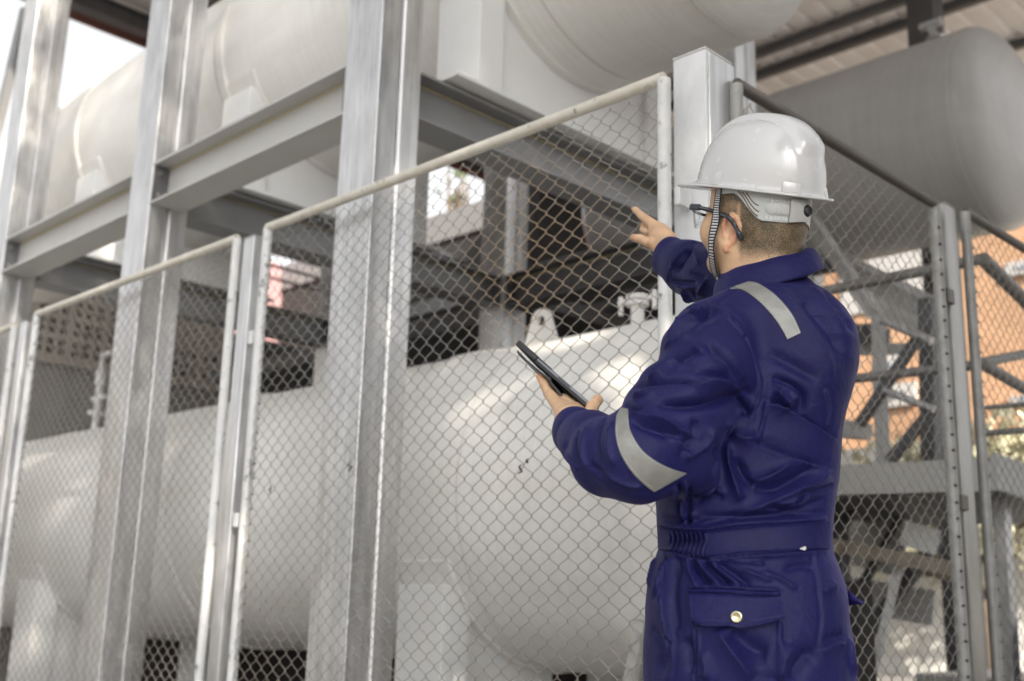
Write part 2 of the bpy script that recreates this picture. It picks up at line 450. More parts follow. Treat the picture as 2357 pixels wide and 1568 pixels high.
tube(b, [(3.97, 3.13, 2.298), (3.97, 3.13, 2.32)], 0.055, 16)
tube(b, [(3.97, 3.02, 2.30), (3.97, 3.24, 2.30)], 0.014, 10)
for s in (-0.1, 0.1): tube(b, [(3.97, 3.13+s, 2.24), (3.97, 3.13+s, 2.33)], 0.012, 8)
box(b, 3.9, 4.04, 2.7, 3.05, 2.13, 2.17, 0.004)
v = PL(obj('nozzle', b, M['tank'], tl)); sharp(v)
ey = onx(222, 960, 3.97).y
b = bmesh.new()
tube(b, [(3.97, ey, 2.1), (3.97, ey, 2.55)], 0.028, 12); tube(b, [(3.97, ey, 2.55), (3.97, ey, 2.66)], 0.045, 12)
tube(b, [(3.97, ey-.16, 2.80), (3.97, ey, 2.80), (3.97, ey, 2.62)], 0.024, 12)
tube(b, [(3.97, ey, 2.30), (3.97, ey, 2.33)], 0.07, 12); tube(b, [(3.97, ey-.12, 2.44), (3.97, ey+.1, 2.44)], 0.02, 12)
sharp(PL(obj('pipe_elbow', b, M['tank'], tl)))
b = bmesh.new()
tube(b, [(7.95, 3.3, 5.18), (7.95, 3.3, 5.3)], 0.04, 12); tube(b, [(7.95, 3.3, 5.3), (7.95, 3.3, 5.32)], 0.075, 12)
tube(b, [(7.95, 3.3, 5.33), (7.95, 3.34, 5.42)], 0.03, 12); tube(b, [(7.95, 3.25, 5.45), (7.95, 3.42, 5.45)], 0.035, 12)
sharp(PR_(obj('relief_valve', b, M['galv'], tr_)))
# second rack carrying the grey tank
for yy, l in ((4.9, 'cross beam under the grey tank at its rounded end'),):
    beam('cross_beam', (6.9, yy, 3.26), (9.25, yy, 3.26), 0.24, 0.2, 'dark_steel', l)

# leaf bits caught in things / paint chips on tank come later

# ------------------------------------------------------------------ roof
def corrugated(name, x0, x1, y0, y1, z, mat, pitch=0.20, amp=0.02, slope=0.0, parent=None, th=0.004):
    """trapezoid ribs running along X, rib spacing along Y; real thickness"""
    b = bmesh.new(); ys = []
    y = y0
    while y < y1:
        ys += [(y, 0), (y+pitch*0.62, 0), (y+pitch*0.72, amp), (y+pitch*0.90, amp)]
        y += pitch
    ys.append((y1, 0))
    lo = [[b.verts.new((xx, yy, z+dz+slope*(xx-x0)+t)) for yy, dz in ys] for xx, t in ((x0, 0), (x1, 0))]
    hi = [[b.verts.new((xx, yy, z+dz+slope*(xx-x0)+t)) for yy, dz in ys] for xx, t in ((x0, th), (x1, th))]
    for i in range(len(ys)-1):
        b.faces.new((lo[0][i], lo[0][i+1], lo[1][i+1], lo[1][i]))
        b.faces.new((hi[0][i], hi[1][i], hi[1][i+1], hi[0][i+1]))
        b.faces.new((lo[0][i], hi[0][i], hi[0][i+1], lo[0][i+1]))
        b.faces.new((lo[1][i], lo[1][i+1], hi[1][i+1], hi[1][i]))
    return obj(name, b, mat, parent)
rf = thing('roof', 'corrugated metal roof over the tanks', 'roof', (8, 6, ROOFZ))
def RP(o): o.location = (-8, -6, -ROOFZ); o.parent = rf; return o
RP(corrugated('roof_sheet', 2.45, 15.0, 1.0, 10.75, ROOFZ+0.30, M['roof'], 0.24, 0.03))
k = 0
for x in (2.65, 3.9, 5.1, 6.3, 7.5, 8.7, 9.75, 10.2, 11.4, 12.6, 13.8):
    b = bmesh.new(); bar(b, (x, 1.05, ROOFZ+0.245), (x, 10.7, ROOFZ+0.245), 0.07, 0.10); RP(obj('purlin', b, M['dark_steel']))
for y in (10.3,):
    b = bmesh.new(); ibeam(b, (2.5, y, ROOFZ+0.1), (14.9, y, ROOFZ+0.1), 0.19, 0.16); RP(obj('rafter', b, M['dark_steel']))
b = bmesh.new(); box(b, 2.4, 15.05, 10.76, 10.79, ROOFZ+0.12, ROOFZ+0.38); RP(obj('fascia', b, M['red']))
b = bmesh.new(); box(b, 2.4, 2.43, 1.0, 10.755, ROOFZ+0.22, ROOFZ+0.36); RP(obj('gutter', b, M['red']))
M['pipe_light'] = coat('grey_fence_pipe', (0.40, 0.395, 0.38), 0.5, 0.2, 0.2, 14, dirt=(0.18, 0.17, 0.15), dirt_amt=0.5, dirt_scale=9, bump=0.3, bump_scale=60)
# ------------------------------------------------------------------ fence panels
def rusty_wire():
    m = M['wire']; N, L = m.node_tree.nodes, m.node_tree.links; b = N['Principled BSDF']
    src = b.inputs['Base Color'].links[0].from_socket
    ge = N.new('ShaderNodeNewGeometry'); ds = N.new('ShaderNodeVectorMath'); ds.operation = 'DISTANCE'; ds.inputs[1].default_value = tuple(onx(1240, 600, 2.6)); L.new(ge.outputs['Position'], ds.inputs[0])
    nz = N.new('ShaderNodeTexNoise'); nz.inputs['Scale'].default_value = 6; L.new(ge.outputs['Position'], nz.inputs['Vector'])
    ad = N.new('ShaderNodeMath'); ad.operation = 'MULTIPLY_ADD'; L.new(nz.outputs['Fac'], ad.inputs[0]); ad.inputs[1].default_value = 0.35; L.new(ds.outputs['Value'], ad.inputs[2])
    mr = N.new('ShaderNodeMapRange'); mr.inputs[1].default_value = 0.60; mr.inputs[2].default_value = 0.22; mr.inputs[3].default_value = 0; mr.inputs[4].default_value = 0.7; L.new(ad.outputs[0], mr.inputs[0])
    mx = N.new('ShaderNodeMix'); mx.data_type = 'RGBA'; L.new(mr.outputs[0], mx.inputs[0]); L.new(src, mx.inputs[6]); mx.inputs[7].default_value = (0.50, 0.33, 0.17, 1); L.new(mx.outputs[2], b.inputs['Base Color'])
rusty_wire()
MW, MH, WR = 0.079, 0.065, 0.0015
def mesh_bm(L, z0, z1, seed):
    """woven chain-link: zigzag wires, each hooked round its neighbours; runs along local +X, normal is local Y"""
    rnd = random.Random(seed)
    b = bmesh.new()
    n = int(L/(MW/2))
    rows = int((z1-z0)/(MH/2))
    wp = MW/2
    ph = rnd.random()
    for i in range(-1, n+1):
        pts = []
        xa = i*wp
        for k in range(rows+1):
            s = (k+i) % 2
            x = xa if s == 0 else xa+wp
            z = z0+k*(MH/2)
            jx = math.sin(x*9+z*3+ph*7)*0.0030; jz = math.sin(x*4.3+z*7+ph*5)*0.003
            if not (0.004 < x < L-0.004):
                x = min(max(x, 0.006), L-0.006)
            yo = 0.0022*(1 if s == 0 else -1)
            # small hook: wire turns round the neighbour
            ov = 0.0022*(-1 if s == 0 else 1)
            pts.append((x-ov*0.2, yo*1.0, z+jz-0.0045, jx, s)); pts.append((x+ov, -yo*0.2, z+jz, jx, s)); pts.append((x-ov*0.2, -yo*1.0, z+jz+0.0045, jx, s))
        P3 = [Vector((p[0]+p[3], p[1]+math.sin(p[0]*5+p[2]*2+ph*9)*0.004, p[2])) for p in pts if z0 <= p[2] <= z1]
        if len(P3) > 2: tube(b, P3, WR, 5, caps=True)
    return b
def ring_corner(p0, p1, p2, r, n=6):
    """polyline for a bent corner"""
    p0, p1, p2 = map(Vector, (p0, p1, p2))
    a = p1+(p0-p1).normalized()*r; c = p1+(p2-p1).normalized()*r
    return [((1-t)**2)*a+2*(1-t)*t*p1+t*t*c for t in [i/n for i in range(n+1)]]
def fence_panel(label, origin, rz, L, z0, z1, fm_top, fm_side, seed, group, r=0.0205, side_r=0.0215, ties=True):
    t = thing('chain_link_fence', label, 'fence', origin, group, rz)
    b = bmesh.new(); tube(b, [(-0.0, 0, z1), (L+0.0, 0, z1)], r, 20)
    sharp(obj('top_rail', b, M[fm_top], t), 60)
    b = bmesh.new(); tube(b, [(0, 0, z0), (L, 0, z0)], r, 16); sharp(obj('bottom_rail', b, M[fm_top], t), 60)
    for x in (0, L):
        b = bmesh.new(); tube(b, [(x, 0, z0-r), (x, 0, z1-r*0.2)], side_r, 20)
        # weld collar at the mitre
        tube(b, [(x, 0, z1-r*1.3), (x, 0, z1-r*0.9)], side_r*1.04, 20)
        sharp(obj('side_rail', b, M[fm_side], t), 60)
    mb = mesh_bm(L-0.03, z0+0.01, z1-0.012, seed)
    if ties:
        b = bmesh.new()
        rnd = random.Random(seed+5)
        nz = int((z1-z0)/MH)
        for side in (0.0, L):
            sg = 1 if side == 0 else -1
            for k in range(1, nz):
                z = z0+k*MH+rnd.uniform(-0.004, 0.004)
                x = side+sg*(side_r*0.55)-0.015
                box(b, x-0.006, x+0.006, -side_r*0.98-0.004, -side_r*0.62-0.004, z-0.004, z+0.005)
        nf_ = len(mb.faces)
        merge(mb, b)
        mb.faces.ensure_lookup_table()
        for f_ in mb.faces[nf_:]: f_.material_index = 1
    o = obj('wire_mesh', mb, M['wire'], t, smooth=True); o.location = (0.015, 0.004, 0); o.data.materials.append(M['dark'])
    return t
FX = 2.6
ZT = 2.525
g = 'chain-link fence panels on the left side of the corner'
fence_panel('chain-link panel beside the white corner post, which the man points across', (FX, 1.945, 0), PI/2, 2.205, 0.16, ZT-0.005, 'frame_cream', 'frame_white', 1, g)
fence_panel('chain-link panel in front of the middle column, left of the slim white post', (FX, 4.405, 0), PI/2, 2.21, 0.16, ZT, 'frame_cream', 'frame_white', 2, g)
fence_panel('chain-link panel at the left edge of the picture', (FX, 6.94, 0), PI/2, 2.21, 0.16, ZT-0.02, 'frame_cream', 'frame_white', 3, g)
g = 'chain-link fence panels on the right side of the corner'
FY = 1.83
fence_panel('grey chain-link panel behind the helmet with dark top rail', (2.83, FY, 0), 0, 1.45, 0.16, 2.548, 'rail_dark', 'pipe_light', 4, g)
fence_panel('grey chain-link panel cut by the right edge of the picture', (4.585, FY, 0), 0, 1.9, 0.16, 2.60, 'rail_dark', 'pipe_light', 5, g)
def slim_post(label, x, y, w_, d_, h, mat, group=None):
    t = thing('fence_post', label, 'fence post', (x, y, 0), group)
    b = bmesh.new(); box(b, -w_/2, w_/2, -d_/2, d_/2, 0, h, 0.004, 2)
    sharp(obj('post_shaft', b, M[mat], t), 50)
    b = bmesh.new(); box(b, -w_/2-0.001, w_/2+0.001, -d_/2-0.001, d_/2+0.001, h+0.0005, h+0.006, 0.002, 1)
    obj('post_cap', b, M[mat], t)
    return t
slim_post('slim white square post between the two nearest left fence panels', FX+0.03, 4.285, 0.085, 0.088, 2.50, 'galv', 'slim square fence posts')
slim_post('slim white square post near the left edge of the picture', FX+0.03, 6.785, 0.085, 0.088, 2.50, 'galv', 'slim square fence posts')
slim_post('slim grey post between the two right fence panels', 4.395, FY+0.02, 0.11, 0.07, 2.57, 'galv_dark')
slim_post('narrow dark grey channel post right of the slim grey post', 4.505, FY+0.06, 0.10, 0.04, 2.52, 'rail_dark')
# hinge lugs between frames and posts
def hinge(label, x, y, z, sx=0.02, sy=0.05, mat='galv_white'):
    b = bmesh.new(); box(b, x-sx, x+sx, y-sy/2, y+sy/2, z-0.03, z+0.03, 0.004)
    return tag(obj('hinge', b, M[mat]), label, 'hinge', 'small hinge blocks between panels and posts')
hinge('small hinge block below the rail on the white corner post', 2.657, 1.918, 2.13, 0.034, 0.022)
hinge('small upper hinge block right of the slim white post', 2.6, 4.21, 2.02, 0.012, 0.035)
hinge('small lower hinge block right of the slim white post', 2.6, 4.21, 1.22, 0.012, 0.035)
hinge('small dark hinge block at the grey post level with the platform rail', 4.32, 1.81, 2.16, 0.03, 0.02, 'rail_dark')
hinge('small hinge block low on the grey post beside the platform plate', 4.32, 1.81, 1.33, 0.03, 0.02, 'rail_dark')
# corner post
t = thing('corner_post', 'whitewashed square steel post at the fence corner, beside the helmet', 'post', (2.772, 1.918, 0))
o = obj('post_shaft', (lambda b: box(b, -0.076, 0.076, -0.064, 0.064, 0, 2.63, 0.006, 2))(bmesh.new()), M['galv_white'], t); sharp(o, 50)
o = obj('post_lip', (lambda b: box(b, -0.066, 0.076, -0.070, -0.0645, 0, 2.622, 0.0015, 1))(bmesh.new()), M['galv'], t)
o = obj('post_cap', (lambda b: box(b, -0.077, 0.077, -0.065, 0.065, 2.6305, 2.637, 0.002, 1))(bmesh.new()), M['galv_white'], t)
# slanting pale strut at the foot of the fence, left of the man
b = bmesh.new(); bar(b, onx(1480, 1430, 2.62)+Vector((0, 0, 0)), onx(1440, 1640, 2.62), 0.035, 0.035)
tag(obj('slanted_strut', b, M['pipe_light']), 'pale strut slanting down beside the man’s hip behind the mesh'.replace('’', "'"), 'strut')

# ------------------------------------------------------------------ building behind on the left: vent-block wall
WY = 12.0
tw = thing('rear_wall', 'shaded wall with rows of pierced vent blocks behind the left fence', 'wall', (6, WY, 0))
def WP(o): o.location = (-6, -WY, 0); return o
b = bmesh.new(); box(b, -2.0, 7.05, WY, WY+0.2, 0, 3.33); box(b, 7.05, 16, WY+0.003, WY+0.2, 0, 3.05)
WP(obj('wall_body', b, M['wallplaster'], tw))
b = bmesh.new(); box(b, -2.0, 7.05, WY-0.05, WY+0.22, 3.33, 3.39); box(b, 7.05, 16, WY-0.05, WY+0.22, 3.05, 3.11); WP(obj('ledge', b, M['block'], tw))
def vent_rows(b, x0, x1, z0, z1, cw=0.135, ch=0.115, th=0.09):
    """lattice of pierced blocks: frames between small dark openings"""
    nx = int((x1-x0)/cw); nz = int((z1-z0)/ch)
    for i in range(nx+1):
        w2 = 0.075 if i % 3 == 0 else 0.035
        box(b, x0+i*cw-w2/2, x0+i*cw+w2/2, WY+0.01, WY+0.01+th, z0, z1)
    for k in range(nz+1):
        h2 = 0.07 if k % 2 == 0 else 0.03
        box(b, x0, x1, WY+0.0135, WY+0.0065+th, z0+k*ch-h2/2, z0+k*ch+h2/2)
b = bmesh.new(); vent_rows(b, 4.3, 7.0, 3.42, 4.36); vent_rows(b, 7.1, 9.6, 3.13, 3.7)
WP(obj('vent_blocks', b, M['block'], tw))
b = bmesh.new(); box(b, 3.2, 4.25, WY+0.02, WY+0.18, 3.40, 4.95); box(b, 3.2, 7.0, WY+0.02, WY+0.18, 4.4, 4.5); box(b, 5.9, 7.05, WY+0.02, WY+0.18, 3.75, 4.1)
WP(obj('pier', b, M['block'], tw))
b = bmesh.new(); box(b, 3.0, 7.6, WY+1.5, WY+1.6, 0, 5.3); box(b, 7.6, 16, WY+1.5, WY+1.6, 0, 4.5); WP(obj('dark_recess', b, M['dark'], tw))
b = bmesh.new()
for i in range(5):
    box(b, 6.7, 14.0, WY+0.15, WY+0.22, 4.98+i*0.17, 5.0+i*0.17)
WP(obj('window_bar', b, M['dark_steel'], tw))

M['parapet'] = coat('parapet_render', (0.23, 0.225, 0.225), 0.85, 0, 0.1, 2)
tn_ = thing('next_building', 'dark building with a pale parapet under the sky patch seen through the mesh', 'building', (11.5, 18, 0))
def NP(o): o.location = (-11.5, -18, 0); return o
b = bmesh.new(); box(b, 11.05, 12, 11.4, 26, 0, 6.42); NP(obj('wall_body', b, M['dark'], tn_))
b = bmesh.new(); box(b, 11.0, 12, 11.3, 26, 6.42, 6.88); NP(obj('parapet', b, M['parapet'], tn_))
# red roofed shed far behind
ts = thing('shed', 'faded red shed wall glimpsed under the white sky strips through the mesh', 'shed', (12.5, 17, 0))
b = bmesh.new()
vs = [(-4.2, 0, 0), (1.2, 0, 0), (1.2, 0, 5.6), (-1.5, 0, 6.9), (-4.2, 0, 7.25)]
f = [b.verts.new(v) for v in vs]; f2 = [b.verts.new((v[0], 3, v[2])) for v in vs]
b.faces.new(f); b.faces.new(f2[::-1])
for i in range(5): b.faces.new((f[i], f2[i], f2[(i+1) % 5], f[(i+1) % 5]))
obj('shed_wall', b, M['pinkred'], ts)

# ------------------------------------------------------------------ dark machinery seen under the rack, behind the lower tank
def simple(name, bm, mat, label, cat, group=None, kind=None):
    return tag(obj(name, bm, M[mat]), label, cat, group, kind)
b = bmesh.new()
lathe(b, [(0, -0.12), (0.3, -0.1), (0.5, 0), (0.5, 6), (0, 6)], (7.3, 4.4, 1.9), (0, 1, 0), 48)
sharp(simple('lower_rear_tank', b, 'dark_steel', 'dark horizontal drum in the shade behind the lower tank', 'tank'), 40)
gp = 'long dark pipes behind the lower tank'
for (x, z, r, l, m_) in ((6.3, 2.75, 0.09, 'upper long dark pipe behind the pointing hand', 'dark_steel'), (6.5, 2.42, 0.11, 'brownish long pipe above the lifting lug', 'beam_dark'), (6.9, 3.3, 0.07, 'thin dark pipe under the rear beam', 'dark_steel'), (6.2, 2.12, 0.08, 'lowest dark pipe just above the lower tank', 'dark_steel')):
    b = bmesh.new(); tube(b, [(x, 3.6, z), (x, 9.0, z+0.03)], r, 16)
    o = tag(obj('pipe', b, M[m_]), l, 'pipe', gp); sharp(o)
b = bmesh.new(); box(b, 9.95, 10.1, 6.3, 9.95, 0, 6.2)  # dark sheet put in to fill the back of the yard with shade
simple('shade_backdrop', b, 'dark', 'dark backdrop filling in the shade at the back of the tank yard', 'wall')
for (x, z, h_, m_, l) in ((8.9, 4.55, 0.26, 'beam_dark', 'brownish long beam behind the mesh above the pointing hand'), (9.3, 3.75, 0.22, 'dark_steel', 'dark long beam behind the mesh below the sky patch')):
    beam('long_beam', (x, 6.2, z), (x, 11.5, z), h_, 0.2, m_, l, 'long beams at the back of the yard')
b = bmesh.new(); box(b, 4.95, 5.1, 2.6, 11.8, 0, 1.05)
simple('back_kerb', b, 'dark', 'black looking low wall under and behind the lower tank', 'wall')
# blocky dark deck over the lower level
b = bmesh.new(); box(b, 6.0, 9.5, 5.6, 10.5, 3.10, 3.22)
simple('deck_plate', b, 'dark_steel', 'dark deck plate under the grey tank', 'platform')
b = bmesh.new(); box(b, 4.92, 5.42, 5.88, 6.75, 3.38, 3.41, 0.004)
for i in range(16): box(b, 4.94, 5.40, 5.90+i*0.053, 5.92+i*0.053, 3.372, 3.3795)
simple('grating_plate', b, 'galv', 'perforated pale plate hanging below the sky patch, seen through the mesh', 'grating')

# ------------------------------------------------------------------ stair and platform behind the right fence
st = thing('steel_staircase', 'grey steel stair and platform behind the right fence panel', 'staircase', (5.5, 2.3, 0))
def SP(o): o.location = (-5.5, -2.3, 0); return o
def smem(name, mat, fn, sm=False):
    b = bmesh.new(); fn(b); o = SP(obj(name, b, M[mat], st))
    if sm: sharp(o, 45)
    return o
PX = 5.5
pe = onx(2262, 640, PX).y
smem('handrail', 'pipe_grey', lambda b: tube(b, [onx(1840, 682, PX), onx(2262, 596, PX)], 0.029, 16), True)
smem('handrail', 'pipe_grey', lambda b: tube(b, [onx(1850, 885, PX), onx(2268, 838, PX)], 0.026, 16), True)
smem('handrail', 'pipe_grey', lambda b: tube(b, [ony(2262, 835, 2.15), ony(2420, 803, 2.15)], 0.026, 16), True)
smem('handrail', 'pipe_grey', lambda b: tube(b, [onx(2262, 596, PX), onx(2262, 596, PX)+Vector((1.5, 0.0, -0.30))], 0.036, 16), True)
smem('handrail', 'pipe_grey', lambda b: tube(b, [onx(2262, 838, PX), onx(2262, 838, PX)+Vector((1.5, 0.0, -0.12))], 0.030, 16), True)
smem('guard_rail', 'pipe_grey', lambda b: tube(b, [onx(2255, 940, PX), onx(2420, 925, PX)], 0.012, 10), True)
smem('guard_rail', 'pipe_grey', lambda b: tube(b, [onx(2255, 998, PX), onx(2420, 986, PX)], 0.016, 10), True)
smem('platform_plate', 'beam', lambda b: bar(b, onx(1850, 1108, PX), onx(2290, 1092, PX), 0.02, 0.16))
smem('platform_plate', 'beam', lambda b: bar(b, onx(2290, 1085, PX), onx(2290, 1085, PX)+Vector((2.0, 0, -0.08)), 0.02, 0.18))
smem('platform_deck', 'dark_steel', lambda b: box(b, 5.52, 7.5, 2.15, 3.6, 1.50, 1.52))
smem('stringer', 'galv', lambda b: (bar(b, onx(1865, 505, 6.3), onx(2012, 722, 6.3), 0.02, 0.10), bar(b, onx(1871, 500, 6.26), onx(2020, 718, 6.26), 0.06, 0.012)))
smem('stair_post', 'beam', lambda b: bar(b, onx(2020, 700, 6.3), onx(2033, 1085, 6.3), 0.075, 0.06))
smem('stair_post', 'dark_steel', lambda b: bar(b, onx(2137, 690, 6.5), onx(2145, 1085, 6.5), 0.11, 0.09))
smem('stringer', 'galv', lambda b: (bar(b, onx(1945, 612, 6.6), onx(2165, 722, 6.6), 0.02, 0.16), bar(b, onx(1945, 598, 6.55), onx(2165, 706, 6.55), 0.1, 0.012)))
smem('soffit_panel', 'tank', lambda b: [b.faces.new([b.verts.new(p) for p in q]) for q in ([onx(1990, 640, 6.9), onx(2165, 716, 6.9), onx(2165, 800, 6.9), onx(2030, 730, 6.9)], [onx(2030, 730, 6.95), onx(2165, 800, 6.95), onx(2165, 716, 6.95), onx(1990, 640, 6.95)])])
smem('tread_rail', 'galv', lambda b: tube(b, [onx(2030, 736, 6.2), onx(2145, 786, 6.2)], 0.027, 12), True)
smem('tread_rail', 'galv', lambda b: tube(b, [onx(2034, 898, 6.2), onx(2150, 943, 6.2)], 0.022, 12), True)
smem('brace', 'dark_steel', lambda b: bar(b, onx(2113, 778, 6.25), onx(1978, 978, 6.25), 0.055, 0.055))
smem('brace', 'dark_steel', lambda b: bar(b, onx(2150, 938, 6.25), onx(2048, 1062, 6.25), 0.055, 0.055))
smem('tread', 'beam', lambda b: bar(b, onx(1935, 808, 6.6), onx(2095, 802, 6.6), 0.03, 0.07))
smem('tread', 'dark_steel', lambda b: bar(b, onx(1935, 775, 6.6), onx(2032, 772, 6.6), 0.2, 0.12))
smem('tread', 'beam', lambda b: bar(b, onx(1900, 985, 6.4), onx(1990, 992, 6.4), 0.2, 0.10))
# under the platform
smem('brace', 'tank', lambda b: bar(b, onx(2074, 1285, 5.9), onx(2000, 1590, 5.9), 0.038, 0.038))
smem('brace', 'dark_steel', lambda b: bar(b, onx(2165, 1235, 6.3), onx(1950, 1520, 6.3), 0.09, 0.06))
smem('brace', 'dark_steel', lambda b: bar(b, onx(1990, 1150, 6.3), onx(1900, 1260, 6.3), 0.06, 0.05))
smem('brace', 'dark_steel', lambda b: bar(b, onx(2100, 1150, 6.8), onx(1930, 1440, 6.8), 0.05, 0.05))
smem('tread', 'rusty', lambda b: angle_bar(b, onx(1900, 1238, 5.8), onx(2200, 1296, 5.8), 0.07, 0.01))
smem('gusset_plate', 'tank', lambda b: bar(b, onx(2078, 1226, 5.85), onx(2160, 1250, 5.85), 0.012, 0.135))
smem('tread', 'rusty', lambda b: bar(b, onx(2125, 1310, 6.1), onx(2200, 1328, 6.1), 0.1, 0.06))
smem('soffit_panel', 'tank', lambda b: bar(b, onx(1955, 1225, 7.0), onx(2085, 1255, 7.0), 0.03, 0.42))
smem('soffit_panel', 'tank', lambda b: bar(b, onx(1950, 1365, 7.0), onx(2150, 1400, 7.0), 0.03, 0.22))
smem('soffit_panel', 'beam', lambda b: bar(b, onx(1930, 1455, 6.9), onx(2000, 1465, 6.9), 0.03, 0.12))
smem('stair_post', 'galv', lambda b: bar(b, ony(2305, 1150, 2.3), ony(2330, 1600, 2.3), 0.09, 0.06))
smem('stair_post', 'dark_steel', lambda b: bar(b, onx(1925, 1120, 6.6), onx(1938, 1600, 6.6), 0.12, 0.1))

# concrete block at the foot of the stair, bright floor
b = bmesh.new(); box(b, 7.6, 8.8, 1.6, 3.6, 0.0, 0.52, 0.02)
simple('plinth', b, 'tank', 'low pale concrete plinth in the bottom right, under the stair', 'plinth')
b = bmesh.new(); tube(b, [(6.3, 1.95, 0.0), (6.3, 1.95, 0.03), (6.3, 1.95, 0.85), (6.3, 1.95, 0.88)], [0.27, 0.29, 0.29, 0.27], 32)
for z in (0.3, 0.6): tube(b, [(6.3+0.293*math.cos(2*PI*i/32), 1.95+0.293*math.sin(2*PI*i/32), z) for i in range(32)], 0.01, 6, closed=True)
sharp(simple('plastic_drum', b, 'blue_tarp', 'dark blue drum at the bottom right edge behind the fence', 'drum'), 40)

# ------------------------------------------------------------------ orange building behind the right fence
def orange_mat():
    m, N, L, bs = new_mat('orange_tiles')
    tc = N.new('ShaderNodeTexCoord')
    mp = N.new('ShaderNodeMapping'); mp.inputs['Rotation'].default_value = (0, 0, 0); L.new(tc.outputs['Object'], mp.inputs[0])
    br = N.new('ShaderNodeTexBrick'); br.inputs['Scale'].default_value = 1.6
    br.inputs['Color1'].default_value = (0.50, 0.30, 0.18, 1); br.inputs['Color2'].default_value = (0.43, 0.25, 0.145, 1); br.inputs['Mortar'].default_value = (0.55, 0.36, 0.22, 1)
    br.inputs['Mortar Size'].default_value = 0.012
    sep = N.new('ShaderNodeSeparateXYZ'); cmb = N.new('ShaderNodeCombineXYZ')
    L.new(mp.outputs[0], sep.inputs[0]); L.new(sep.outputs[1], cmb.inputs[0]); L.new(sep.outputs[2], cmb.inputs[1]); L.new(cmb.outputs[0], br.inputs['Vector'])
    n = N.new('ShaderNodeTexNoise'); n.inputs['Scale'].default_value = 0.7; n.inputs['Detail'].default_value = 6; L.new(mp.outputs[0], n.inputs['Vector'])
    rr = N.new('ShaderNodeMapRange'); rr.inputs[1].default_value = 0.35; rr.inputs[2].default_value = 0.65; rr.inputs[3].default_value = 0.8; rr.inputs[4].default_value = 1.1
    L.new(n.outputs['Fac'], rr.inputs[0])
    sc2 = N.new('ShaderNodeVectorMath'); sc2.operation = 'SCALE'; L.new(br.outputs['Color'], sc2.inputs[0]); L.new(rr.outputs[0], sc2.inputs['Scale'])
    L.new(sc2.outputs[0], bs.inputs['Base Color']); bs.inputs['Roughness'].default_value = 0.8
    return m
M['orange'] = orange_mat()
BXX = 20.0
M['panel_pale'] = coat('pale_panel', (0.42, 0.41, 0.40), 0.8, 0, 0.1, 2)
tb = thing('orange_building', 'sunlit orange building behind the right fence', 'building', (BXX, 8, 0))
def BP(o): o.location = (-BXX, -8, 0); return o
def ozb(x, y): return onx(x, y, BXX)
b = bmesh.new(); box(b, BXX, BXX+6, 2.0, 17, 0, 8.6); BP(obj('wall_body', b, M['orange'], tb))
b = bmesh.new(); box(b, BXX-0.4, BXX+6.5, 1.5, 17.5, 8.6, 8.9); BP(obj('roof', b, M['red'], tb))
def win(x0, y0, x1, y1):
    p = ozb(x0, y1); q = ozb(x1, y0)
    b = bmesh.new(); box(b, BXX-0.10, BXX+0.02, q.y, p.y, p.z, q.z); o = BP(obj('window', b, M['panel_pale'], tb))
    b = bmesh.new(); box(b, BXX-0.12, BXX-0.103, q.y+0.2, p.y-0.2, p.z+0.15, q.z-0.15); c = obj('pane', b, M['glass'], o)
g_, N, L, bs = new_mat('window_glass'); bs.inputs['Base Color'].default_value = (0.5, 0.55, 0.58, 1); bs.inputs['Roughness'].default_value = 0.1; bs.inputs['Metallic'].default_value = 0.8
M['glass'] = g_
win(2032, 815, 2085, 870); win(2320, 590, 2420, 640); win(2330, 905, 2420, 935); win(2035, 880, 2110, 940)
p = ozb(1940, 730); q_ = ozb(2165, 560)
b = bmesh.new(); box(b, BXX-0.05, BXX+0.02, q_.y, p.y, p.z, 8.55); BP(obj('bright_area_panel', b, M['panel_pale'], tb))  # pale panel stands in for a bright sunlit area under the grey tank
b = bmesh.new(); p = ozb(2357, 940); box(b, BXX-0.3, BXX-0.05, 2.0, 17, p.z-2.6, p.z-2.45); BP(obj('balcony_edge', b, M['tank'], tb))
# pale low boundary wall in front of it
b = bmesh.new(); q = onx(2300, 1005, 17.0); box(b, 17, 17.2, 2.0, 14, 0, q.z)
simple('boundary_wall', b, 'tank', 'pale low wall in front of the orange building', 'wall')

# ------------------------------------------------------------------ foliage
def leaf_mat(name, c):
    m, N, L, bs = new_mat(name)
    oi = N.new('ShaderNodeNewGeometry'); rp = N.new('ShaderNodeMapRange'); L.new(oi.outputs['Random Per Island'], rp.inputs[0]); rp.inputs[3].default_value = 0.6; rp.inputs[4].default_value = 1.5
    sc2 = N.new('ShaderNodeVectorMath'); sc2.operation = 'SCALE'; sc2.inputs[0].default_value = c; L.new(rp.outputs[0], sc2.inputs['Scale'])
    L.new(sc2.outputs[0], bs.inputs['Base Color']); bs.inputs['Roughness'].default_value = 0.5
    return m
M['leaf'] = leaf_mat('leaves', (0.07, 0.11, 0.03))
M['leaf2'] = leaf_mat('sunlit_leaves', (0.52, 0.50, 0.36))  # leaf colour lightened to carry the glare of sunlit foliage
M['bark'] = coat('bark', (0.12, 0.09, 0.06), 0.9, 0, 0.3, 8, (1, 1, 0.3), bump=0.6, bump_scale=20)
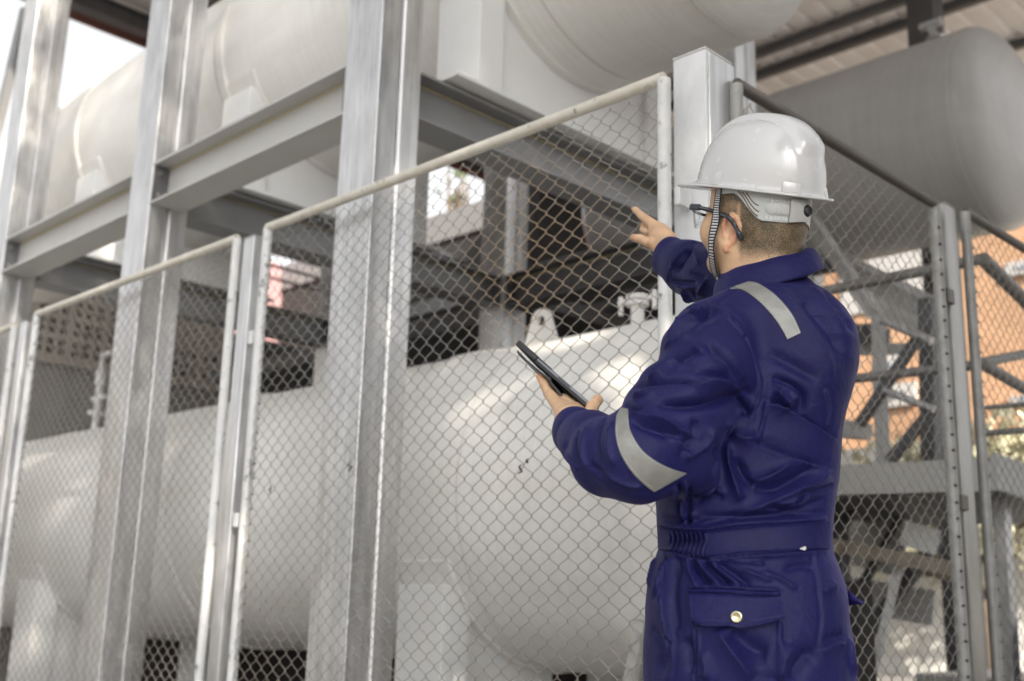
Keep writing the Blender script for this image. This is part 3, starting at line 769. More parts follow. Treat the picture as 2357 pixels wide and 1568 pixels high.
def leaves(center, rad, n, size, seed, gaps=0.0):
    rnd = np.random.default_rng(seed)
    cl = rnd.normal(size=(max(12, n//60), 3)); cl /= np.linalg.norm(cl, axis=1)[:, None]
    cl *= rnd.random((len(cl), 1))**0.4
    pick = rnd.integers(0, len(cl), n)
    pos = cl[pick] + rnd.normal(size=(n, 3))*0.16
    pos = pos*np.array(rad) + np.array(center)
    a = rnd.normal(size=(n, 3)); a /= np.linalg.norm(a, axis=1)[:, None]
    c = rnd.normal(size=(n, 3)); c -= (c*a).sum(1)[:, None]*a; c /= np.linalg.norm(c, axis=1)[:, None]
    s = size*(0.6+0.8*rnd.random((n, 1)))
    v = np.stack([pos-a*s, pos+c*s*0.42, pos+a*s, pos-c*s*0.42], 1).reshape(-1, 3)
    me = bpy.data.meshes.new('crown')
    me.from_pydata(v.tolist(), [], np.arange(4*n).reshape(n, 4).tolist())
    return me
def tree(label, base, h, center, rad, n, size, seed, mat='leaf', group=None):
    t = thing('tree', label, 'tree', base, group)
    b = bmesh.new(); bx, by, bz = base
    top = Vector(center)-Vector(base)
    tube(b, [(0, 0, 0), (top.x*0.1+0.1, top.y*0.1, top.z*0.35), (top.x*0.5, top.y*0.5, top.z*0.7), tuple(top)], [h*0.035, h*0.028, h*0.018, h*0.006], 10)
    rnd = random.Random(seed)
    for i in range(7):
        k = rnd.uniform(0.4, 0.9); p = Vector((top.x*0.5*k*1.4, top.y*0.5*k*1.4, top.z*k)); q = top+Vector((rnd.uniform(-1, 1)*rad[0], rnd.uniform(-1, 1)*rad[1], rnd.uniform(-0.5, 0.8)*rad[2]))*0.8
        tube(b, [p, (p+q)/2+Vector((0, 0, 0.2)), q], [h*0.014, h*0.009, h*0.003], 8)
    obj('trunk', b, M['bark'], t, smooth=True)
    me = leaves(top, rad, n, size, seed); me.materials.append(M[mat])
    o = bpy.data.objects.new('crown', me); C.objects.link(o); o.parent = t
    return t
sd_ = sdir
tc_ = Vector((2.6, 3.0, 2.2)) + sd_*9.0
gt = 'unseen trees added behind the photographer to dapple the sun'
for i, (cx_, lab) in enumerate(((-7.2, 'leftmost unseen tree added to filter the sun'), (-2.4, 'middle unseen tree added to filter the sun'), (2.6, 'rightmost unseen tree added to filter the sun'))):
    tree(lab, (cx_, -8.2, 0), 9, (cx_, -8.0, 11.5), (3.0, 1.8, 5.2), 6600, 0.17, 5+i, group=gt)  # trees added out of view to break the sunlight into dapples
tree('bushy green tree in front of the orange building', (16.2, 6.6, 0), 3.2, (16.2, 6.8, 2.6), (1.2, 2.2, 1.1), 5000, 0.11, 7, 'leaf2')
bc_ = onx(1052, 432, 14.5)
tree('thin dark branch tree seen against the sky patch through the mesh', (bc_.x+.3, bc_.y+.4, 0), 6, tuple(bc_), (0.40, 0.40, 0.6), 46, 0.085, 9, 'leaf')
# unseen wall added behind the photographer's right shoulder to keep the low sky off the right-hand faces
b = bmesh.new(); box(b, 0.2, 8.5, -5.3, -5.0, 0, 14.0)
simple('sky_blocker', b, 'sky_block', 'unseen tall wall added behind the photographer to block low sky light', 'wall')

# diagonal brace at the far left, dry leaves caught in the mesh
b = bmesh.new(); bar(b, onx(-30, 395, 3.3), onx(60, 20, 3.3), 0.06, 0.13)
simple('diagonal_brace', b, 'beam_dark', 'dark diagonal brace against the sky at the left edge of the picture', 'brace')
def leaf_bit(x, y, X, s_, lab, seed):
    rnd = random.Random(seed); p = onx(x, y, X); b = bmesh.new()
    pts = [p+Vector((rnd.uniform(-.004, .002), rnd.uniform(-1, 1)*s_*.5, (i/4-0.5)*s_*1.3)) for i in range(5)]
    tube(b, pts, [.001, .0035, .0045, .003, .0008], 6)
    tag(obj('dry_leaf', b, M['drybit']), lab, 'dry leaf', 'dry bits caught in the fence mesh')
M['drybit'] = coat('dry_leaf_brown', (0.06, 0.04, 0.02), 0.8)
leaf_bit(1198, 1080, 2.592, .024, 'dark twig curl caught in the mesh below the tablet', 1)
leaf_bit(1213, 1062, 2.592, .013, 'thin twig end beside the dark twig curl in the mesh', 4)
leaf_bit(622, 1128, 2.592, .035, 'small brown leaf caught in the mesh beside the slim white post', 2)
leaf_bit(806, 1076, 2.592, .03, 'small dark leaf caught in the mesh over the nearest front column', 3)
# ================================================================== the man
ER = np.array(_r); EF = np.array([math.cos(_Y), math.sin(_Y), 0.0]); EZ = np.array([0, 0, 1.0])
def q(x, y, f):
    """picture direction (x, y) at level distance f -> (right, forward, height)"""
    d = ray(x, y); d = np.array(d)
    s = f/(d@EF)
    return np.array([(d@ER)*s, f, CAMZ + d[2]*s])
def toW(p): p = np.asarray(p); return p[..., 0:1]*ER + p[..., 1:2]*EF + p[..., 2:3]*EZ
f32 = np.float32
def smin(a, b, k):
    h = np.clip(0.5+0.5*(b-a)/k, 0, 1)
    return b+(a-b)*h - k*h*(1-h)
def smax(a, b, k): return -smin(-a, -b, k)
def cone(P, a, b, ra, rb):
    a = np.asarray(a, f32); b = np.asarray(b, f32); ab = b-a
    t = np.clip(((P-a)@ab)/(ab@ab), 0, 1)
    return np.linalg.norm(P-a-t[:, None]*ab, axis=1) - (ra+(rb-ra)*t)
def chain(P, pts, rs, k=0.01):
    d = None
    for i in range(len(pts)-1):
        c = cone(P, pts[i], pts[i+1], rs[i], rs[i+1])
        d = c if d is None else smin(d, c, k)
    return d
def ell(P, c, r, Rm=None):
    p = P-np.asarray(c, f32)
    if Rm is not None: p = p@np.asarray(Rm, f32)
    r = np.asarray(r, f32)
    k0 = np.linalg.norm(p/r, axis=1); k1 = np.linalg.norm(p/(r*r), axis=1)+1e-9
    return k0*(k0-1)/k1
def mesh_sdf(f, lo, hi, h, factor=5, band_=1.9):
    lo = np.array(lo, float); hi = np.array(hi, float)
    nc = np.ceil((hi-lo)/(h*factor)).astype(int)
    n = nc*factor
    # coarse cell centres
    ax = [lo[i]+(np.arange(nc[i])+0.5)*h*factor for i in range(3)]
    G = np.stack(np.meshgrid(*ax, indexing='ij'), -1).reshape(-1, 3).astype(f32)
    dc = f(G).reshape(nc)
    act = np.abs(dc) < h*factor*band_
    V = np.repeat(np.repeat(np.repeat(dc, factor, 0), factor, 1), factor, 2).astype(f32)
    A = np.repeat(np.repeat(np.repeat(act, factor, 0), factor, 1), factor, 2)
    idx = np.argwhere(A)
    pts = (lo+idx*h).astype(f32)
    vals = np.concatenate([f(pts[i:i+400000]) for i in range(0, len(pts), 400000)])
    V[A] = vals
    S = V < 0
    # surface nets
    s8 = [S[i:n[0]-1+i, j:n[1]-1+j, k:n[2]-1+k] for i in (0, 1) for j in (0, 1) for k in (0, 1)]
    cnt = sum(s.astype(np.int8) for s in s8)
    cell = (cnt > 0) & (cnt < 8)
    ci = np.argwhere(cell)
    vid = -np.ones(cell.shape, np.int64); vid[tuple(ci.T)] = np.arange(len(ci))
    acc = np.zeros((len(ci), 3)); num = np.zeros(len(ci))
    corners = [(i, j, k) for i in (0, 1) for j in (0, 1) for k in (0, 1)]
    for a in corners:
        for d in range(3):
            if a[d] == 0:
                b = list(a); b[d] = 1
                va = V[ci[:, 0]+a[0], ci[:, 1]+a[1], ci[:, 2]+a[2]]; vb = V[ci[:, 0]+b[0], ci[:, 1]+b[1], ci[:, 2]+b[2]]
                m = (va < 0) != (vb < 0)
                t = np.where(m, va/(va-vb+1e-12*(va == vb)), 0)
                p = np.tile(np.array(a, float), (len(ci), 1)); p[:, d] += t
                acc += p*m[:, None]; num += m
    verts = lo+(ci+acc/num[:, None])*h
    faces = []
    for d in range(3):
        e = [slice(None)]*3; e2 = [slice(None)]*3; e[d] = slice(0, -1); e2[d] = slice(1, None)
        sa, sb = S[tuple(e)], S[tuple(e2)]
        ed = np.argwhere(sa != sb)
        o1, o2 = [i for i in range(3) if i != d]
        ok = (ed[:, o1] > 0) & (ed[:, o2] > 0) & (ed[:, o1] < n[o1]-1) & (ed[:, o2] < n[o2]-1) & (ed[:, d] < n[d]-1)
        ed = ed[ok]
        def vv(a, b):
            c = ed.copy(); c[:, o1] -= a; c[:, o2] -= b
            return vid[tuple(c.T)]
        quad = np.stack([vv(0, 0), vv(1, 0), vv(1, 1), vv(0, 1)], 1)
        flip = sa[tuple(ed.T)]
        if d == 1: flip = ~flip
        quad[flip] = quad[flip][:, ::-1]
        faces.append(quad)
    F = np.concatenate(faces); F = F[(F >= 0).all(1)]
    # project on the surface
    for _ in range(2):
        vf = verts.astype(f32); e_ = h*0.5
        g = np.stack([f(vf+np.array(o, f32)*e_)-f(vf-np.array(o, f32)*e_) for o in np.eye(3)], 1)/(2*e_)
        d0 = f(vf); gn = (g*g).sum(1)+1e-6
        verts = verts-np.clip(d0/gn, -h, h)[:, None]*g*0.8
    return verts, F
def normals(V, F):
    n = np.cross(V[F[:, 2]]-V[F[:, 0]], V[F[:, 3]]-V[F[:, 1]])
    N = np.zeros_like(V)
    for i in range(4): np.add.at(N, F[:, i], n)
    return N/(np.linalg.norm(N, axis=1)[:, None]+1e-12)
def relax(V, F, it=2, lam=0.5):
    for _ in range(it):
        s = np.zeros_like(V); c = np.zeros(len(V))
        for i in range(4):
            a, b = F[:, i], F[:, (i+1) % 4]
            np.add.at(s, a, V[b]); np.add.at(s, b, V[a]); np.add.at(c, a, 1); np.add.at(c, b, 1)
        V = V+lam*(s/np.maximum(c, 1)[:, None]-V)
    return V
def march(f, x, y, f0=1.5, f1=3.2):
    """first surface point of f along the picture direction"""
    d = np.array(ray(x, y)); s = np.array([d@ER, d@EF, d[2]]); s /= s[1]
    t = f0
    for _ in range(90):
        p = np.array([[s[0]*t, t, CAMZ+s[2]*t]], f32)
        v = float(f(p)[0])
        if v < 0.0006: return p[0].astype(float)
        t += max(v*0.8, 0.0008)
        if t > f1: return None
    return p[0].astype(float)

# ---- torso slices: picture y, left x, right x, distance, half depth
TS = [(650, 1703, 1858, 2.13, .070), (670, 1682, 1878, 2.13, .082), (692, 1650, 1908, 2.12, .108), (720, 1632, 1932, 2.12, .130), (760, 1640, 1958, 2.11, .14), (800, 1640, 1966, 2.11, .147), (850, 1628, 1963, 2.11, .150),
      (900, 1605, 1952, 2.11, .150), (950, 1585, 1938, 2.11, .147), (1000, 1565, 1929, 2.11, .143), (1050, 1545, 1925, 2.11, .140), (1100, 1522, 1922, 2.11, .138), (1150, 1511, 1915, 2.10, .136),
      (1195, 1513, 1909, 2.10, .134), (1235, 1516, 1906, 2.10, .134), (1268, 1518, 1908, 2.10, .136), (1300, 1507, 1922, 2.10, .143), (1350, 1492, 1937, 2.10, .152), (1400, 1488, 1944, 2.10, .157), (1450, 1487, 1946, 2.10, .160),
      (1500, 1486, 1949, 2.10, .160), (1560, 1486, 1952, 2.10, .158), (1640, 1488, 1955, 2.10, .150)]
_t = []
for (y, xl, xr, f, b) in TS:
    l = q(xl, y, f); r_ = q(xr, y, f); m_ = (l+r_)/2
    _t.append((m_[2], m_[0], (r_[0]-l[0])/2, f, b))
_t = np.array(_t[::-1])
def torso(P):
    z = P[:, 2]; o = _t[:, 0]
    cx = np.interp(z, o, _t[:, 1]); a = np.interp(z, o, _t[:, 2]); cf = np.interp(z, o, _t[:, 3]); b = np.interp(z, o, _t[:, 4])
    u = np.abs(P[:, 0]-cx)/a; v = np.abs(P[:, 1]-cf)/b
    k = (u**2.35+v**2.35)**(1/2.35)
    d = (k-1)*np.minimum(a, b)
    return np.maximum(d, np.maximum(z-o[-1], o[0]-z)).astype(f32)
# ---- limbs
LSH, LEL, LWR = q(1642, 790, 2.03), q(1425, 1062, 1.93), q(1325, 975, 2.12)
RSH, REL, RWR = q(1868, 785, 2.24), q(1640, 655, 2.47), q(1535, 585, 2.62)
def cloth(P):
    d = torso(P)
    # shoulders
    d = smin(d, ell(P, q(1722, 738, 2.07), (.095, .09, .055)), .045)
    d = smin(d, ell(P, q(1872, 775, 2.15), (.060, .10, .060)), .035)
    # left sleeve: full upper arm hanging forward, heavy elbow, forearm going away
    arm = chain(P, [LSH, q(1625, 860, 1.99), q(1560, 960, 1.94), q(1468, 1050, 1.915), q(1400, 1055, 1.96)], [.084, .083, .083, .078, .068], .02)
    arm = smin(arm, ell(P, q(1560, 1075, 1.95), (.075, .065, .05)), .03)
    arm = smin(arm, chain(P, [q(1410, 1050, 1.96), q(1362, 1018, 2.04), q(1330, 1000, 2.10)], [.064, .054, .047], .02), .02)
    for (x, y, f, r_) in ((1562, 792, 1.99, .030), (1520, 885, 1.95, .036), (1478, 930, 1.95, .028), (1500, 965, 1.93, .036)):
        arm = smin(arm, ell(P, q(x, y, f), (r_, r_, r_)), .022)
    d = smin(d, arm, .028)
    # right sleeve
    ra = chain(P, [RSH, q(1760, 722, 2.38), q(1650, 640, 2.47), q(1590, 618, 2.56), q(1549, 597, 2.61)], [.078, .075, .066, .060, .052], .03)
    ra = smin(ra, ell(P, q(1600, 662, 2.52), (.035, .035, .03)), .02)
    d = smin(d, ra, .03)
    # legs start
    for s, x in ((-1, 1612), (1, 1840)):
        hp = q(x, 1500, 2.10)
        d = smin(d, cone(P, hp, hp+np.array([s*0.008, 0.0, -0.45]), .095, .09), .02)
    return d
def cuff_cut(P, c, ax, h):
    """open end plane"""
    ax = np.asarray(ax)/np.linalg.norm(ax)
    return (P-np.asarray(c, f32))@ax.astype(f32)-h
_la = q(1330, 1000, 2.10)-q(1365, 1022, 2.03); _la /= np.linalg.norm(_la)
_ra = q(1549, 597, 2.61)-q(1590, 618, 2.56); _ra /= np.linalg.norm(_ra)
LC, RC = q(1325, 992, 2.105), q(1542, 592, 2.62)
def cloth_full(P):
    d = cloth(P)
    dl = cuff_cut(P, LC, _la, 0.0); nl = np.linalg.norm(P-LC.astype(f32), axis=1)
    d = np.where(nl < 0.13, np.maximum(d, dl), d)
    dr = cuff_cut(P, RC, _ra, 0.0); nr = np.linalg.norm(P-RC.astype(f32), axis=1)
    d = np.where(nr < 0.12, np.maximum(d, dr), d)
    # hollow cuffs
    d = smax(d, -cone(P, LC-_la*0.05, LC+_la*0.06, .036, .040), .006)
    d = smax(d, -cone(P, RC-_ra*0.05, RC+_ra*0.06, .038, .044), .006)
    return d
lo = toW; 
Vc, Fc = mesh_sdf(cloth_full, (0.02, 1.72, 0.70), (0.78, 2.80, 1.90), 0.0026, 5)
Nc = normals(Vc, Fc)

# ---- folds: (kind, amplitude mm, width mm, picture polyline)
def Z3(pts): return [(1510+.3054*a, 718.2+.3054*b) for a, b in pts]
def Z6(pts): return [(1436.3+.3906*a, 478.8+.3906*b) for a, b in pts]
def ZB(pts): return [(1436.3+.3906*a, 955.7+.3906*b) for a, b in pts]      # lower right view
def ZP(pts): return [(1436.3+.2466*a, 1178.5+.2466*b) for a, b in pts]     # pocket view
def ZC(pts): return [(1436.3+.17615*a, 497.2+.17615*b) for a, b in pts]    # cuff view
FOLDS = [
 ('g', -13, 5, ZP([(458, 470), (418, 650), (402, 820), (412, 1000), (456, 1190)])),
 ('g', -7, 6, ZP([(605, 705), (800, 702), (1040, 714), (1250, 728), (1450, 732)])),
 ('g', -7, 6, [(1520, 1206), (1560, 1214), (1620, 1218), (1700, 1206), (1800, 1200), (1902, 1194)]),
 ('g', -7, 6, [(1524, 1273), (1560, 1279), (1620, 1294), (1700, 1287), (1800, 1279), (1903, 1270)]),
 ('g', 6, 10, [(1530, 1193), (1600, 1200), (1700, 1192), (1800, 1186), (1895, 1180)]),
 # upper sleeve, big fold and its hollow
 ('g', 11, 15, Z3([(20, 690), (200, 700), (400, 680), (560, 630), (640, 640)])),
 ('g', 9, 13, Z3([(640, 640), (680, 720), (690, 790)])),
 ('g', -15, 17, Z3([(280, 575), (420, 560), (560, 570), (650, 610)])),
 ('g', -9, 14, Z3([(600, 700), (570, 790), (520, 860)])),
 ('g', 8, 16, Z3([(120, 330), (320, 440), (520, 500), (660, 580), (740, 640)])),
 ('g', -7, 13, Z3([(160, 390), (280, 430), (330, 470)])),
 ('g', 7, 15, Z3([(380, 240), (540, 380), (700, 560)])),
 ('g', -6, 14, Z3([(240, 230), (430, 360), (560, 440)])),
 ('g', 6, 14, Z6([(300, 760), (430, 650), (560, 590)])),
 ('g', -6, 12, Z6([(260, 740), (380, 640), (520, 600)])),
 ('g', -8, 9, Z6([(240, 830), (330, 790), (400, 760)])),
 ('g', 7, 12, Z6([(160, 960), (280, 890), (420, 850), (520, 860)])),
 ('g', -9, 9, Z6([(140, 1010), (210, 980), (260, 930), (330, 910)])),
 ('g', 8, 11, Z6([(80, 1050), (190, 1020), (330, 1010), (470, 1040)])),
 ('g', -10, 9, Z6([(60, 1130), (130, 1110), (180, 1070)])),
 ('g', 7, 9, Z6([(15, 1150), (60, 1180), (110, 1170)])),
 ('g', -7, 10, Z6([(20, 1215), (120, 1240), (300, 1290)])),
 ('g', 7, 14, Z6([(60, 1260), (200, 1310), (320, 1360)])),
 ('g', -8, 13, Z6([(150, 1240), (300, 1300), (420, 1350)])),
 ('g', 6, 13, Z6([(430, 1250), (400, 1350), (330, 1450)])),
 ('g', -8, 14, Z6([(520, 1290), (470, 1390), (360, 1470)])),
 ('g', -6, 11, Z6([(250, 1330), (330, 1400), (380, 1480)])),
 # forearm
 ('g', 6, 11, [(1392, 960), (1372, 1010), (1382, 1075)]),
 ('g', -7, 10, [(1352, 985), (1345, 1035), (1360, 1085)]),
 ('g', 6, 10, [(1330, 990), (1322, 1030), (1332, 1075)]),
 ('g', -6, 9, [(1410, 970), (1402, 1020), (1412, 1070)]),
 ('g', -5, 10, [(1395, 1090), (1435, 1112), (1480, 1120)]),
 ('g', 5, 10, [(1360, 1070), (1400, 1105), (1450, 1128)]),
 ('g', -5, 8, [(1300, 1010), (1310, 1050), (1330, 1080)]),
 # back
 ('g', 8, 30, Z6([(1050, 560), (1200, 700), (1290, 860)])),
 ('g', -5, 20, Z6([(930, 470), (1080, 640), (1180, 820), (1230, 980)])),
 ('g', 5, 18, Z6([(1180, 480), (1270, 600), (1350, 720)])),
 ('g', -4, 12, Z6([(1120, 470), (1210, 590), (1290, 700)])),
 ('g', -4, 12, Z6([(1240, 590), (1320, 700)])),
 ('g', 5, 20, Z6([(850, 850), (1000, 930), (1150, 1010)])),
 ('g', -15, 26, Z3([(900, 600), (960, 660), (1020, 720)])),
 ('g', -9, 14, Z3([(880, 540), (1010, 590), (1085, 690)])),
 ('g', 10, 16, Z3([(880, 500), (1020, 560), (1110, 640), (1100, 750)])),
 ('step', 15, 14, Z3([(840, 690), (960, 722), (1070, 772), (1210, 862), (1365, 962)])),
 ('step', 13, 14, Z3([(745, 990), (960, 1080), (1100, 1120), (1310, 1186)])),
 ('g', -10, 24, Z3([(560, 900), (660, 960), (760, 940)])),
 ('g', 8, 16, Z3([(580, 1100), (660, 1230), (740, 1300)])),
 ('g', -10, 15, Z3([(690, 1230), (760, 1280), (880, 1240), (1000, 1140)])),
 ('g', 8, 18, Z3([(740, 1330), (900, 1330), (1060, 1250), (1200, 1180)])),
 ('g', -11, 15, Z3([(540, 1000), (550, 1150), (600, 1330), (640, 1420)])),
 ('g', 7, 15, Z3([(440, 1030), (480, 1130), (430, 1230)])),
 ('g', -7, 11, Z3([(330, 1380), (430, 1330), (500, 1380)])),
 ('g', 6, 10, Z3([(300, 1420), (420, 1370), (510, 1400)])),
 ('g', -9, 13, Z3([(560, 1568), (760, 1480), (960, 1390), (1180, 1300), (1300, 1200)])),
 ('g', 7, 9, Z3([(820, 1475), (950, 1480), (1030, 1482), (1080, 1400), (1110, 1368)])),
 ('g', -6, 7, Z3([(880, 1450), (1000, 1440), (1060, 1390)])),
 ('g', -6, 8, Z3([(1060, 1345), (1200, 1320), (1330, 1280)])),
 ('g', 5, 9, Z3([(1070, 1365), (1200, 1340), (1330, 1300)])),
 ('g', 6, 12, ZB([(450, 590), (600, 600), (800, 570), (1000, 560), (1180, 500)])),
 ('g', -7, 9, ZB([(400, 640), (560, 610), (640, 610)])),
 ('g', -6, 9, ZB([(760, 560), (900, 560), (1030, 530), (1080, 470)])),
 # side gathers above the belt
 ('g', -7, 7, ZB([(300, 420), (290, 520), (300, 650)])), ('g', 6, 6, ZB([(325, 400), (322, 520), (330, 650)])),
 ('g', -8, 7, ZB([(360, 380), (350, 500), (352, 650)])), ('g', 6, 6, ZB([(385, 420), (376, 520), (375, 650)])),
 ('g', -5, 6, ZB([(410, 560), (402, 650)])), ('g', -5, 6, ZB([(250, 480), (250, 640)])), ('g', 5, 6, ZB([(225, 480), (228, 640)])),
 # below the belt
 ('g', -7, 9, ZP([(470, 420), (430, 600), (405, 800)])), ('g', 7, 10, ZP([(395, 420), (330, 620), (260, 800)])),
 ('g', 7, 10, ZP([(520, 430), (480, 640), (470, 860), (500, 1090)])), ('g', -6, 9, ZP([(300, 430), (270, 560), (235, 700)])),
 ('g', -7, 8, ZP([(600, 450), (630, 580), (690, 700)])), ('g', 7, 9, ZP([(640, 450), (720, 590), (820, 690)])),
 ('g', -8, 8, ZP([(690, 460), (790, 590), (900, 690)])), ('g', 7, 8, ZP([(740, 460), (860, 570), (1000, 700)])),
 ('g', -6, 8, ZP([(800, 470), (930, 580), (1080, 690)])), ('g', 5, 9, ZP([(870, 480), (1020, 570), (1180, 690)])),
 ('g', -5, 9, ZP([(1020, 470), (1180, 480), (1310, 490)])), ('g', -5, 12, ZP([(1080, 530), (1240, 600), (1370, 640)])),
 ('g', -4, 9, ZP([(1300, 560), (1480, 640), (1600, 720)])), ('g', 4, 12, ZP([(1500, 540), (1640, 500), (1780, 520)])),
 ('g', -5, 14, ZP([(1850, 740), (1920, 715), (1990, 680)])), ('g', -7, 12, ZP([(1840, 1300), (1960, 1240), (2060, 1230)])),
 ('g', 6, 16, ZP([(1850, 1250), (1960, 1190), (2050, 1170)])),
 ('g', -10, 26, ZP([(880, 1100), (960, 1240), (1080, 1400), (1180, 1560)])), ('g', 8, 28, ZP([(1000, 1120), (1180, 1270), (1340, 1330)])),
 ('g', -9, 26, ZP([(1560, 1240), (1480, 1400), (1450, 1560)])), ('g', 8, 22, ZP([(1780, 1300), (1640, 1400), (1560, 1560)])),
 ('g', 6, 18, ZP([(250, 1080), (360, 1290), (340, 1500)])), ('g', -6, 16, ZP([(380, 1150), (420, 1260), (370, 1400)])),
 ('g', 7, 20, ZP([(560, 1180), (620, 1330), (640, 1520)])), ('g', -7, 20, ZP([(720, 1300), (760, 1440), (760, 1568)])),
 ('g', -7, 10, ZP([(2095, 1180), (2110, 1400), (2180, 1560)])),
 # right sleeve (pointing arm)
 ('g', -8, 7, ZC([(620, 690), (720, 560), (860, 420)])), ('g', 8, 10, ZC([(690, 720), (800, 560), (900, 400)])),
 ('g', -7, 10, ZC([(930, 380), (960, 520), (990, 640)])), ('g', 6, 9, ZC([(640, 860), (760, 880), (930, 880)])),
 ('g', -8, 8, ZC([(660, 900), (800, 925), (930, 930)])), ('g', -8, 9, ZC([(780, 960), (820, 1060), (900, 1110)])),
 ('g', 7, 9, ZC([(900, 940), (900, 1020), (930, 1080)])), ('g', -10, 16, ZC([(1100, 820), (1050, 930), (1000, 1040)])),
 ('g', 6, 14, ZC([(1080, 860), (960, 800), (840, 740)])),
 # shoulder ripples near the yoke
 ('g', -6, 9, ZC([(900, 1290), (980, 1270), (1060, 1200)])), ('g', 6, 9, ZC([(940, 1330), (1060, 1290), (1150, 1190)])),
 ('g', -5, 8, ZC([(700, 1410), (800, 1390), (900, 1330)])), ('g', 5, 16, ZC([(880, 1500), (1050, 1390), (1250, 1330)])),
]
SEAMS = [
 Z3([(520, 0), (620, 90), (700, 230), (770, 450), (787, 560), (765, 680), (705, 790)]),
 ZC([(830, 1200), (950, 1165), (1080, 1180), (1190, 1165), (1330, 1290), (1480, 1450), (1560, 1550)]),
 ZC([(1080, 1178), (1240, 1060), (1420, 950)]),
 ZC([(1160, 1168), (1300, 1050), (1450, 962)]),
 Z3([(830, 690), (815, 800), (770, 960)]),
 Z3([(1285, 600), (1315, 740), (1310, 860)]),
 ZP([(1770, 385), (1815, 560), (1840, 760), (1860, 1000), (1840, 1250)]),
 ZP([(645, 1060), (645, 1300), (640, 1568)]), ZP([(690, 1060), (692, 1300), (690, 1568)]),
 ZP([(1460, 1040), (1470, 1300), (1470, 1568)]), ZP([(1440, 1040), (1440, 1300), (1435, 1568)]),
 ZP([(455, 470), (415, 650), (400, 820), (410, 1000), (455, 1195)]), ZP([(460, 1200), (455, 1400), (435, 1568)]),
 ZC([(580, 860), (570, 740), (610, 600), (700, 440), (860, 345), (940, 350)]),
 ZC([(600, 790), (600, 700), (640, 590), (730, 450), (870, 362)]),
]
def seg_dist(P, a, b):
    ab = b-a; t = np.clip(((P-a)@ab)/(ab@ab+1e-12), 0, 1)
    v = P-a-t[:, None]*ab
    return (v*v).sum(1), t, v
def densify(pl, n=4):
    o = []
    k = len(pl)
    for i in range(k-1):
        p0 = np.array(pl[max(i-1, 0)]); p1 = np.array(pl[i]); p2 = np.array(pl[i+1]); p3 = np.array(pl[min(i+2, k-1)])
        for j in range(n):
            t = j/n
            o.append(0.5*((2*p1)+(-p0+p2)*t+(2*p0-5*p1+4*p2-p3)*t*t+(-p0+3*p1-3*p2+p3)*t**3))
    o.append(np.array(pl[-1])); return o
def on_cloth(pl, n=4):
    out = []
    for x, y in densify(pl, n):
        p = march(cloth_full, x, y)
        if p is not None:
            if not out or np.linalg.norm(p-out[-1]) < 0.09: out.append(p)
    return out
def apply_strokes(V, N, folds, seams, zband=None):
    D = np.zeros(len(V))
    for kind, amp, wd, pl in folds:
        pts = on_cloth(pl, 3)
        if len(pts) < 2: continue
        A = np.array(pts); wd_ = wd*1e-3
        near = np.where(((V > A.min(0)-3*wd_) & (V < A.max(0)+3*wd_)).all(1))[0]
        if not len(near): continue
        P = V[near]; best = np.full(len(P), 1e9); arc = np.zeros(len(P)); sg = np.zeros(len(P))
        L = len(pts)-1
        for i in range(L):
            d2, t, v = seg_dist(P, A[i], A[i+1])
            m = d2 < best
            best[m] = d2[m]; arc[m] = (i+t[m])/L
            up_ = v[:, 2]
            sg[m] = up_[m]
        d = np.sqrt(best)
        taper = np.clip(np.minimum(arc, 1-arc)*4.0, 0, 1)**0.6
        end_ = np.clip(1-(np.maximum(0, d/wd_-2.2)), 0, 1)
        if kind == 'g':
            D[near] += amp*1e-3*1.9*(np.exp(-(d/wd_)**1.7*2.4) if amp > 0 else np.exp(-(d/wd_)**1.05*2.0))*(0.2+0.8*taper)
        else:   # overlap: cloth above hangs over the crease
            up = sg > 0
            D[near] += np.where(up, amp*1e-3*np.exp(-(d/(wd_*1.1))), -amp*1e-3*0.45*np.exp(-(d/(wd_*0.8))))*(0.1+0.9*taper)
    for pl in seams:
        pts = on_cloth(pl, 3)
        if len(pts) < 2: continue
        A = np.array(pts); near = np.where(((V > A.min(0)-.012) & (V < A.max(0)+.012)).all(1))[0]
        P = V[near]; best = np.full(len(P), 1e9)
        for i in range(len(pts)-1):
            d2, t, v = seg_dist(P, A[i], A[i+1]); best = np.minimum(best, d2)
        d = np.sqrt(best)
        D[near] += -0.0036*np.exp(-(d/0.0026)**2) + 0.0010*np.exp(-((d-0.0075)/0.004)**2)
    return D
D = apply_strokes(Vc, Nc, FOLDS, SEAMS)
# broad cloth unevenness
def wob(P, fr, s): return np.sin(P[:, 0]*fr+s+np.sin(P[:, 2]*fr*0.7+s*2)*1.3)*np.sin(P[:, 1]*fr*0.8+s*3)*np.sin(P[:, 2]*fr*1.1+s*5+np.sin(P[:, 0]*fr*0.9)*1.2)
D += 0.0012*wob(Vc, 30, 1.0)
_bz = (q(1700, 1205, 2.0)[2], q(1700, 1266, 2.0)[2])
Vc = Vc+Nc*D[:, None]
Vc = relax(Vc, Fc, 1, 0.2)

